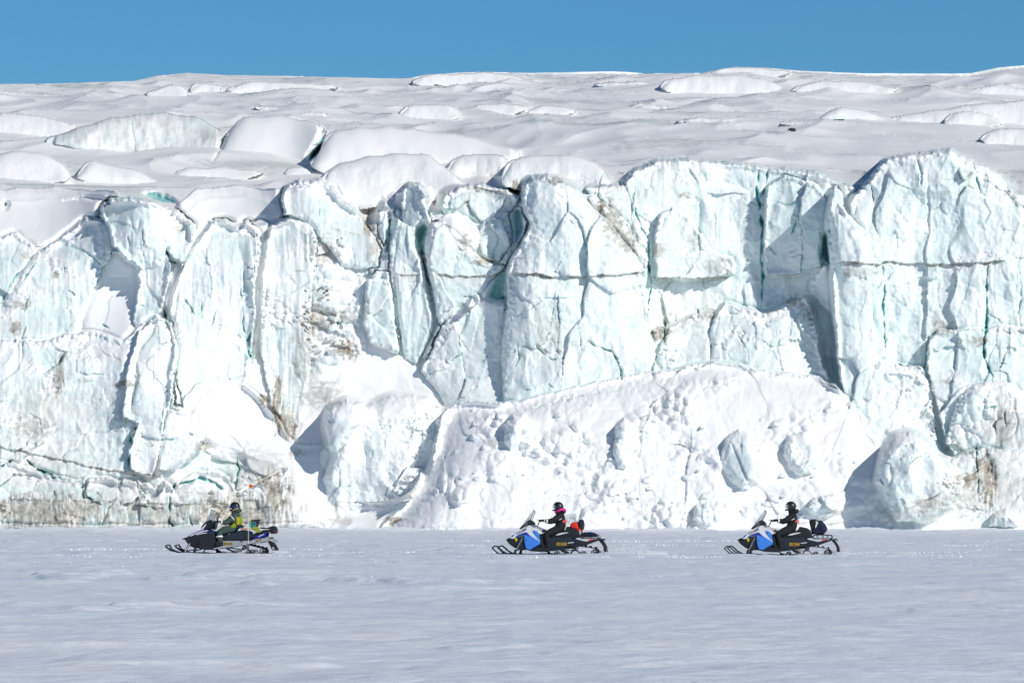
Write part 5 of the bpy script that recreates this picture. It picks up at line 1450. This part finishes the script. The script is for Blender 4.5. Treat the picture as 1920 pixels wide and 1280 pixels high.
def rider(root, fr, J, suit, helmet='open', hood=None, size=1.0, seed=1):
    """J: joints in side-view sketch units; left and right limbs straddle the machine"""
    P = lambda k, y=0.0: Vector((fr(*J[k])[0], y, fr(*J[k])[1]))
    V, E, Rr = [], [], []
    def add(p, r, link=None):
        V.append(tuple(p)); Rr.append(r)
        if link is not None: E.append((link, len(V) - 1))
        return len(V) - 1
    pel = add(P('hip'), (.175, .185))
    sp = add(P('waist'), (.172, .182), pel)
    ch = add(P('chest'), (.185, .205), sp)
    up = add(P('collar'), (.135, .145), ch)
    nk = add(P('neck'), .090, up)
    hd0 = add(P('head') + Vector((.0, 0, -.06)), .075, nk)
    hd = add(P('head'), (.098, .082), hd0)
    ht = add(P('head') + Vector((.005, 0, .075)), .070, hd)
    ns = add(P('head') + Vector((-.105, 0, -.012)), .020, hd)       # nose
    wr = {}
    for s in (-1, 1):
        sh = add(P('shoulder', s * .185), .100, ch)
        el = add(P('elbow', s * .27), .076, sh)
        fo = add((P('elbow', s * .27) + P('wrist', s * .31)) / 2, .066, el)
        w = add(P('wrist', s * .315), .042, fo)
        wr[s] = (P('wrist', s * .315), P('wrist', s * .315) - P('elbow', s * .27))
        hp = add(P('hip', s * .11) + Vector((-.02, 0, -.01)), .125, pel)
        th = add((P('hip', s * .14) + P('knee', s * .25)) / 2 + Vector((0, 0, .01)), .118, hp)
        kn = add(P('knee', s * .27), .098, th)
        cf = add((P('knee', s * .28) + P('ankle', s * .32)) / 2 + Vector((.015, 0, 0)), .094, kn)
        an = add(P('ankle', s * .33), .066, cf)
        add(P('ankle', s * .33) + Vector((-.02, 0, -.05)), .060, an)
    hx, hz = P('head').x, P('head').z
    body = skin_mesh('body', V, E, Rr, [suit, M_SKIN], root, pel, 2, lambda c: 1 if c[2] > hz - .095 and c[0] < hx + .2 else 0)
    for s in (-1, 1):
        glove(root, wr[s][0], P('grip') - P('wrist') + Vector((0, s * .01, 0)), M_RUBBER if suit is M_SUIT else M_BLACK, s, None)
        # boot
        a = P('ankle', s * .33)
        bm = bmesh.new()
        sole = [(-.155, -.125), (-.185, -.10), (-.18, -.065), (-.12, -.035), (-.065, .0), (-.055, .06), (.06, .07), (.075, -.02), (.085, -.10), (.08, -.125)]
        prism(bm, [(a.x + x, a.z + z) for x, z in sole], a.y - .058, a.y + .058, inset=.06, bevel=.02)
        bm_obj('boot', bm, M_RUBBER, root, smooth=True)
    # helmet shell with an open front
    H = P('head') + Vector((.015, 0, .01))
    bm = bmesh.new()
    vs = ball(bm, (0, 0, 0), .148, 1.05, .90, 1.0, 32, 20)
    kill = []
    for f in bm.faces:
        c = f.calc_center_median()
        front = c.x < -.045
        if c.z < -.125 or (front and -.085 < c.z < (.035 if helmet == 'open' else .02) and abs(c.y) < .105): kill.append(f)
    bmesh.ops.delete(bm, geom=kill, context='FACES')
    bmesh.ops.solidify(bm, geom=bm.faces[:], thickness=.014)
    bmesh.ops.transform(bm, matrix=Matrix.Translation(H), verts=bm.verts[:])
    # chin bar
    pts = []
    for k in range(13):
        a = math.radians(-95 + 190 * k / 12)
        pts.append(H + Vector((-.150 * math.cos(a) - .004, .122 * math.sin(a), -.095 - .01 * math.cos(a))))
    tube(bm, pts, .024, 8)
    hm = bm_obj('helmet', bm, M_HELM, root, smooth=True)
    bm = bmesh.new()
    n = 13
    rows = []
    hi, lo = (.050, -.065) if helmet == 'open' else (.022, -.045)
    for z in (hi, (hi + lo) / 2, lo):
        rr = math.sqrt(max(.158 ** 2 - z * z, .01)) + .006
        row = []
        for k in range(n):
            a = math.radians(-72 + 144 * k / (n - 1))
            row.append(bm.verts.new(H + Vector((-rr * 1.05 * math.cos(a), rr * .9 * math.sin(a), z))))
        rows.append(row)
    for a, b in zip(rows[:-1], rows[1:]):
        for k in range(n - 1): bm.faces.new((a[k], a[k + 1], b[k + 1], b[k]))
    bmesh.ops.solidify(bm, geom=bm.faces[:], thickness=.004)
    bm_obj('visor' if helmet == 'open' else 'goggles', bm, M_GLASS if helmet == 'open' else M_GOG, hm, smooth=True)
    if helmet != 'open':
        bm = bmesh.new()
        pts = []
        for k in range(25):
            a = 6.28318 * k / 24
            pts.append(H + Vector((-.160 * math.cos(a), .137 * math.sin(a), -.010 + .012 * math.cos(a))))
        tube(bm, pts[:-1], .013, 6, closed=True)
        bm_obj('goggle_strap', bm, M_GOG, hm, smooth=True)
    # hood lying on the shoulders
    bm = bmesh.new()
    hc = P('collar') + Vector((.045, 0, .055))
    rot = Matrix.Rotation(math.radians(-24), 4, 'Y')
    ball(bm, hc + Vector((.05, 0, -.005)), .115, 1.0, 1.25, .62, 20, 12, rot)
    bm_obj('hood', bm, suit, root, smooth=True)
    if hood:
        bm = bmesh.new()
        pts = []
        for k in range(20):
            a = 6.28318 * k / 20
            pts.append(hc + rot @ Vector((.125 * math.cos(a) - .02, .135 * math.sin(a), .045)))
        tube(bm, pts, .030 if hood is M_PINK else .026, 8, closed=True)
        if hood is M_PINK:
            ball(bm, hc + Vector((.085, 0, .035)), .085, .9, 1.35, .85, 16, 10)
        bm_obj('hood_trim', bm, hood, root, smooth=True)
    return body, P

def band(root, P, a, b, t, r, y, mat=M_REFL, w=.022, name='reflective_band'):
    """a band of reflective tape round a limb"""
    pa, pb = P(a, y[0]), P(b, y[1])
    c = pa.lerp(pb, t); ax = (pb - pa).normalized()
    e1 = ax.cross(Vector((0, 1, 0))).normalized(); e2 = ax.cross(e1).normalized()
    bm = bmesh.new()
    n = 18
    R_ = []
    for d in (-w, w):
        for rr in (r, r + .006):
            R_.append([bm.verts.new(c + ax * d + (e1 * math.cos(6.28318 * k / n) + e2 * math.sin(6.28318 * k / n)) * rr) for k in range(n)])
    for i, j in ((0, 1), (1, 3), (3, 2), (2, 0)):
        for k in range(n): bm.faces.new((R_[i][k], R_[i][(k + 1) % n], R_[j][(k + 1) % n], R_[j][k]))
    return bm_obj(name, bm, mat, root)

# machines: local x runs to the rear (right in the photo), the near side is -y
def place_root(name, px, Y, turn, label, cat, group=None):
    o = empty(name, ((px - 960) / F * Y, Y, 0), math.radians(-turn))
    return tag(o, label, cat, group)

G = 'riders and machines of the convoy'
spots = dict(a=(300 + 125 + 2.0, 170.3, 13), b=(910 + 125 + 3.0, 165.5, 10), c=(1345 + 125 + 2.5, 164.6, 7.5))

# leading machine, dark with silver tunnel
sa = place_root('snowmobile', *spots['a'], 'dark snowmobile with silver tunnel, royal blue tail and orange flag, leading the convoy at left', 'snowmobile')
fa = dark_sled(sa, 'ZN 2555')
pa = place_root('person', *spots['a'], 'rider in dark green snowsuit and yellow vest with blue goggles, driving the leading dark snowmobile', 'person')
JA = dict(hip=(1110, 560), waist=(1125, 480), chest=(1125, 400), collar=(1115, 325), neck=(1105, 300), head=(1105, 240), shoulder=(1115, 385), elbow=(1010, 480), wrist=(925, 462), grip=(866, 452), knee=(905, 610), ankle=(925, 758))
body, P = rider(pa, fa, JA, M_SUITG, helmet='goggles', hood=M_FUR)
for s in (-1, 1):
    band(pa, P, 'elbow', 'wrist', .72, .064, (s * .27, s * .315))
    band(pa, P, 'knee', 'ankle', .52, .100, (s * .28, s * .33))
    band(pa, P, 'shoulder', 'elbow', .18, .104, (s * .175, s * .27), w=.012)
# vest over the back and waist
for s in (-1, 1):
    bm = bmesh.new()
    prism(bm, fa.L([(1060, 545), (1090, 510), (1130, 478), (1150, 500), (1160, 540), (1100, 555)]), *sorted((s * .12, s * .205)), bevel=.01)
    bm_obj('vest_side', bm, M_VEST, pa)
bm = bmesh.new()
prism(bm, fa.L([(1150, 390), (1196, 385), (1210, 430), (1206, 490), (1190, 515), (1150, 500)]), -.20, .20, inset=.10, bevel=.05, seg=3)
bm_obj('safety_vest', bm, M_VEST, pa, smooth=True)
bm = bmesh.new()
prism(bm, fa.L([(1160, 388), (1172, 386), (1180, 440), (1178, 505), (1166, 505), (1168, 440)]), -.20, .20, bevel=.004)
bm_obj('vest_edge', bm, M_ORA, pa)
bm = bmesh.new()
prism(bm, fa.L([(1130, 470), (1162, 462), (1170, 500), (1215, 510), (1240, 530), (1230, 555), (1190, 560), (1150, 545), (1135, 520)]), -.185, .185, inset=.1, bevel=.015)
bm_obj('hip_pack', bm, M_BLACK, pa)

# middle machine
GB_ = 'light blue and white snowmobiles'
sb = place_root('snowmobile', *spots['b'], 'middle light blue and white snowmobile with a padded backrest and red bag', 'snowmobile', GB_)
fb = blue_sled(sb, 'ZN 3638')
bm = bmesh.new()
prism(bm, fb.L([(1395, 440 + 5), (1415, 430), (1440, 432), (1458, 455), (1465, 500), (1462, 555), (1448, 590), (1420, 590), (1402, 560), (1388, 510), (1380, 470)]), -.15, .15, inset=.12, bevel=.03)
bm_obj('backrest', bm, M_BLACK, sb, smooth=True)
bm = bmesh.new()
for s in (-1, 1): tube(bm, [(fb(1430, 585)[0], s * .08, fb(1430, 585)[1]), (fb(1420, 690)[0], s * .08, fb(1420, 690)[1])], .016)
bm_obj('backrest_bracket', bm, M_STEEL, sb)
part(fb, 'tunnel_bag', sb, M_BLACK, [(1430, 640), (1470, 622), (1560, 618), (1620, 632), (1660, 652), (1665, 690), (1560, 700), (1440, 700)], -.17, .17, inset=.08, bevel=.03)
for x in (1522, 1595): part(fb, 'blue_bag_clip', sb, M_DBLUE, [(x - 12, 630), (x + 8, 628), (x + 10, 668), (x - 4, 670)], -.178, -.16, bevel=.003, seg=1)
part(fb, 'tail_light', sb, M_ALU, [(1668, 655), (1700, 652), (1708, 680), (1700, 708), (1672, 704)], -.12, .12, bevel=.01)
pb = place_root('person', *spots['b'], 'rider in black snowsuit with bright pink hood and black helmet, driving the middle blue snowmobile', 'person')
JB = dict(hip=(1105, 575), waist=(1112, 500), chest=(1095, 415), collar=(1085, 345), neck=(1075, 315), head=(1062, 248), shoulder=(1085, 400), elbow=(985, 465), wrist=(885, 452), grip=(812, 440), knee=(905, 655), ankle=(945, 825))
_, P = rider(pb, fb, JB, M_SUIT, hood=M_PINK)
for s in (-1, 1):
    band(pb, P, 'elbow', 'wrist', .60, .068, (s * .27, s * .315)); band(pb, P, 'elbow', 'wrist', .95, .052, (s * .27, s * .315), w=.010)
def back_marks(root, P, fr, z0, z1, x0, x1):
    for s in (-1, 1):
        bm = bmesh.new()
        prism(bm, fr.L([(x0, z0 + 8), (x1, z0 - 14), (x1 + 2, z0 - 2), (x0 + 2, z0 + 22)]), *sorted((s * .17, s * .222)), bevel=0)
        bm_obj('reflective_band', bm, M_REFL, root)
    bm = bmesh.new()
    prism(bm, fr.L([(x1 - 4, z0 + 8), (x1 + 46, z0 + 10), (x1 + 50, z0 + 55), (x1 - 2, z0 + 50)]), -.16, .16, bevel=.006)
    bm_obj('back_badge', bm, plain('badge_red', (.75, .12, .08), .6), root)
back_marks(pb, P, fb, 428, 470, 1085, 1140)

# last machine
sc_ = place_root('snowmobile', *spots['c'], 'light blue and white snowmobile at right with a backpack strapped on its open cargo rack', 'snowmobile', GB_)
fc = blue_sled(sc_, 'ZN 3440')
pc_ = place_root('person', *spots['c'], 'rider all in black with black hood down, driving the rightmost blue snowmobile', 'person')
JC = dict(hip=(1095, 575), waist=(1105, 500), chest=(1100, 410), collar=(1100, 340), neck=(1092, 310), head=(1075, 240), shoulder=(1095, 390), elbow=(985, 465), wrist=(885, 445), grip=(812, 438), knee=(890, 655), ankle=(945, 832))
_, P = rider(pc_, fc, JC, M_SUIT)
for s in (-1, 1): band(pc_, P, 'elbow', 'wrist', .72, .064, (s * .27, s * .315))
back_marks(pc_, P, fc, 425, 470, 1092, 1146)

# ---------------------------------------------------------------- luggage (things of their own)
def child_at(name, spot, label, cat):
    return place_root(name, *spots[spot], label, cat)
# red bag
rb = child_at('red_bag', 'b', 'small bright red stuffed bag lying against the padded backrest of the middle snowmobile', 'bag')
bm = bmesh.new()
prism(bm, fb.L([(1252, 545), (1262, 505), (1290, 478), (1330, 466), (1362, 470), (1382, 505), (1398, 560), (1385, 585), (1330, 572), (1280, 556)]), -.16, .16, inset=.22, bevel=.04, seg=3)
bm_obj('bag_body', bm, M_RED, rb, smooth=True)
bm = bmesh.new()
for k in range(3):
    tube(bm, [(fb(1370 + 20 * k, 582)[0], -.16, fb(0, 578)[1]), (fb(1385 + 22 * k, 604)[0], -.175, fb(0, 600)[1]), (fb(1400 + 22 * k, 590)[0], -.15, fb(0, 588)[1])], .012)
tube(bm, [(fb(1360, 575)[0], -.165, fb(0, 575)[1]), (fb(1455, 605)[0], -.175, fb(0, 605)[1]), (fb(1450, 585)[0], -.1, fb(0, 585)[1])], .010)
bm_obj('bag_strap', bm, M_RED, rb)
# backpack and a dark bag next to it
bk = child_at('backpack', 'c', 'navy blue backpack tipped back on the cargo rack of the rightmost snowmobile', 'backpack')
bm = bmesh.new()
prism(bm, fc.L([(1500, 448), (1530, 442), (1565, 470), (1600, 510), (1622, 555), (1625, 585), (1600, 620), (1570, 648), (1500, 655), (1400, 650), (1390, 600), (1440, 590), (1470, 560), (1495, 500)]), -.17, .17, inset=.14, bevel=.035, seg=3)
bm_obj('backpack_body', bm, M_PACK, bk, smooth=True)
bm = bmesh.new()
q = lambda x, z, y: (fc(x, z)[0], y, fc(x, z)[1])
for s in (-1, 1): tube(bm, [q(1440, 430, s * .07), q(1480, 445, s * .08), q(1505, 490, s * .09), q(1490, 560, s * .10), q(1450, 620, s * .1)], .014)
bm_obj('backpack_strap', bm, M_BLACK, bk, smooth=True)
bm = bmesh.new()
prism(bm, fc.L([(1530, 500), (1575, 520), (1598, 570), (1585, 610), (1545, 600), (1525, 550)]), -.19, -.155, inset=.1, bevel=.01)
bm_obj('backpack_pocket', bm, M_PACK, bk, smooth=True)
db = child_at('dark_bag', 'c', 'black rounded bag standing upright between the seat and the navy backpack', 'bag')
bm = bmesh.new()
prism(bm, fc.L([(1360, 470), (1372, 440), (1400, 424), (1432, 430), (1455, 455), (1455, 500), (1445, 560), (1440, 620), (1400, 640), (1385, 580), (1372, 530)]), -.12, .12, inset=.16, bevel=.03, seg=3)
bm_obj('bag_body', bm, M_SUIT, db, smooth=True)
bm = bmesh.new()
prism(bm, fc.L([(1445, 600), (1462, 590), (1468, 605), (1452, 630)]), -.16, -.12, bevel=.004)
bm_obj('red_tag', bm, M_REDR, db)
# bucket with rope, shovel
bu = child_at('bucket', 'a', 'black open bucket standing tilted behind the seat of the leading snowmobile', 'bucket')
bm = bmesh.new()
C_ = Vector((fa(1420, 540)[0], -.02, fa(0, 545)[1])); ax = Vector((.018, 0, .115)) * 2.0
n = 24; rings = []
for t, r in ((0, .105), (.05, .108), (1, .150), (1, .158), (.93, .158), (.93, .15), (.93, .143), (.08, .10)):
    c = C_ + ax * t
    rings.append([bm.verts.new(c + Vector((r * math.cos(6.28318 * k / n), r * math.sin(6.28318 * k / n), .02 * math.cos(6.28318 * k / n)))) for k in range(n)])
for a, b in zip(rings[:-1], rings[1:]):
    for k in range(n): bm.faces.new((a[k], a[(k + 1) % n], b[(k + 1) % n], b[k]))
bm.faces.new(rings[0][::-1]); bm.faces.new(rings[-1])
bm_obj('bucket_body', bm, M_BLACK, bu, smooth=True)
ro = child_at('rope', 'a', 'turquoise rope coil hanging over the side of the black bucket', 'rope')
bm = bmesh.new()
for (cx, cz, rx, rz, y) in ((1415, 505, 48, 40, -.165), (1400, 520, 40, 26, -.175), (1395, 532, 36, 14, -.18)):
    tube(bm, [(fa(cx + rx * math.cos(a), 0)[0], y + .012 * math.sin(2 * a), fa(0, cz - rz * math.sin(a))[1]) for a in [6.28318 * k / 22 for k in range(22)]], .0085, 6, closed=True)
bm_obj('rope_coil', bm, M_TEAL, ro, smooth=True)
sv = child_at('shovel', 'a', 'yellow green snow shovel with a wooden handle laid behind the rider of the leading snowmobile', 'shovel')
bm = bmesh.new()
tube(bm, [(fa(1228, 0)[0], -.20, fa(0, 568)[1]), (fa(1430, 0)[0], -.20, fa(0, 566)[1])], .017)
bm_obj('handle', bm, M_WOOD, sv, smooth=True)
bm = bmesh.new()
top = [(1405, 556), (1420, 538), (1500, 532), (1530, 560), (1542, 592), (1532, 622), (1500, 616), (1430, 590), (1408, 572)]
prism(bm, fa.L(top), -.235, -.205, inset=.12, bevel=.006)
bm_obj('blade', bm, M_SHOV, sv, smooth=True)
bm = bmesh.new()
for k in range(4):
    tube(bm, [(fa(1262 + k * 22, 0)[0], -.21, fa(0, 552)[1]), (fa(1256 + k * 22, 0)[0], -.225, fa(0, 568)[1]), (fa(1264 + k * 22, 0)[0], -.21, fa(0, 584)[1])], .007, 6)
bm_obj('tie_down_strap', bm, M_RED, sv)

# ---------------------------------------------------------------- a dark stone far up on the glacier
c = int((1484 - GXS[0]) / STEP); r = int((246 - GYS[0]) / STEP)
Ys = float(GD[r, c]) - .4
bm = bmesh.new()
bmesh.ops.create_icosphere(bm, subdivisions=3, radius=.17)
for v in bm.verts:
    v.co *= 1 + .35 * math.sin(v.co.x * 9 + 1) * math.cos(v.co.z * 7) * math.sin(v.co.y * 8 + 2)
    v.co.x *= 1.5; v.co.z *= .75
o = bm_obj('rock', bm, plain('dark_rock', (.045, .042, .04), .8, var=.4, scale=6), None)
o.location = ((1484 - 960) / F * Ys, Ys, CAM_Z + (HORIZON - 244) / F * Ys)
tag(o, 'small dark stone lying alone on the snow of the upper glacier', 'stone')

# ---------------------------------------------------------------- loose snow: clods along the trail, white grains standing in for glints, spray behind the machines
def scatter(name, label, pts, sizes, mat=M_SNOWL, seed=1):
    rg = np.random.RandomState(seed)
    base = np.array([(1, 0, 0), (-1, 0, 0), (0, 1, 0), (0, -1, 0), (0, 0, 1), (0, 0, -1)], float)
    tri = np.array([(0, 2, 4), (2, 1, 4), (1, 3, 4), (3, 0, 4), (2, 0, 5), (1, 2, 5), (3, 1, 5), (0, 3, 5)])
    n = len(pts)
    V = np.asarray(pts)[:, None, :] + base[None] * np.asarray(sizes)[:, None, None] * rg.uniform(.6, 1.3, (n, 6, 1))
    T_ = (tri[None] + 6 * np.arange(n)[:, None, None]).reshape(-1, 3)
    me = bpy.data.meshes.new(name)
    me.from_pydata(V.reshape(-1, 3).tolist(), [], T_.tolist())
    me.materials.append(mat)
    o = bpy.data.objects.new(name, me)
    COL.objects.link(o)
    return tag(o, label, kind='stuff')
rg = np.random.RandomState(4)
pts, sz = [], []
for (yc, w, n, s0) in ((159, .5, 1300, .022), (157.2, .3, 700, .020), (163.2, .4, 800, .016), (152, .6, 600, .020), (146, .4, 300, .016), (172, .6, 600, .022), (181, .8, 700, .024), (196, 1.2, 700, .026), (215, 2, 500, .03), (138, .5, 260, .015), (120, .8, 200, .012)):
    clump = rg.uniform(-20, 20, 22)
    for k in range(n):
        j = rg.randint(22)
        x = clump[j] + rg.normal(0, 1.0 + 1.6 * (j % 3)) if rg.rand() < .8 else rg.uniform(-20, 20)
        pts.append((x, yc + .35 * math.sin(clump[j]) + rg.normal(0, w * .35), .02)); sz.append(s0 * min(1.8, rg.lognormal(0, .4)))
scatter('snow_clods', 'crumbs of snow thrown up along the snowmobile trails', pts, sz, seed=2)
pts, sz = [], []
for k in range(420):  # white specks imitate the glitter of ice crystals
    y = math.exp(rg.uniform(math.log(50), math.log(150)))
    pts.append((rg.uniform(-.1, .1) * y, y, .012)); sz.append(y * rg.choice([.00006, .00009, .00014], p=[.7, .23, .07]))
scatter('glint_grains', 'white grains standing in for glints of ice crystals on the flat snow in the foreground', pts, sz, seed=3)
for (sp_, x0, ln, hh, n) in (('a', 1.25, .9, .08, 500), ('b', 1.3, 2.0, .30, 3600), ('c', 1.28, 1.0, .13, 900)):
    px, Y, turn = spots[sp_]
    X0 = (px - 960) / F * Y
    pts, sz = [], []
    for k in range(n):
        t = rg.rand() ** .8
        x = x0 + t * ln
        z = abs(rg.normal(0, 1)) * hh * (.25 + .9 * math.sin(min(1, t * 1.2) * 3.1)) * .5 + .01
        pts.append((X0 + x, Y + rg.normal(0, .18) + x * -math.sin(math.radians(turn)), z)); sz.append(rg.uniform(.004, .011))
    scatter('snow_spray', {'a': 'thin dust of snow behind the leading dark snowmobile', 'b': 'cloud of powder snow thrown up behind the middle snowmobile', 'c': 'low powder snow thrown up behind the rightmost snowmobile'}[sp_], pts, sz, seed=5)
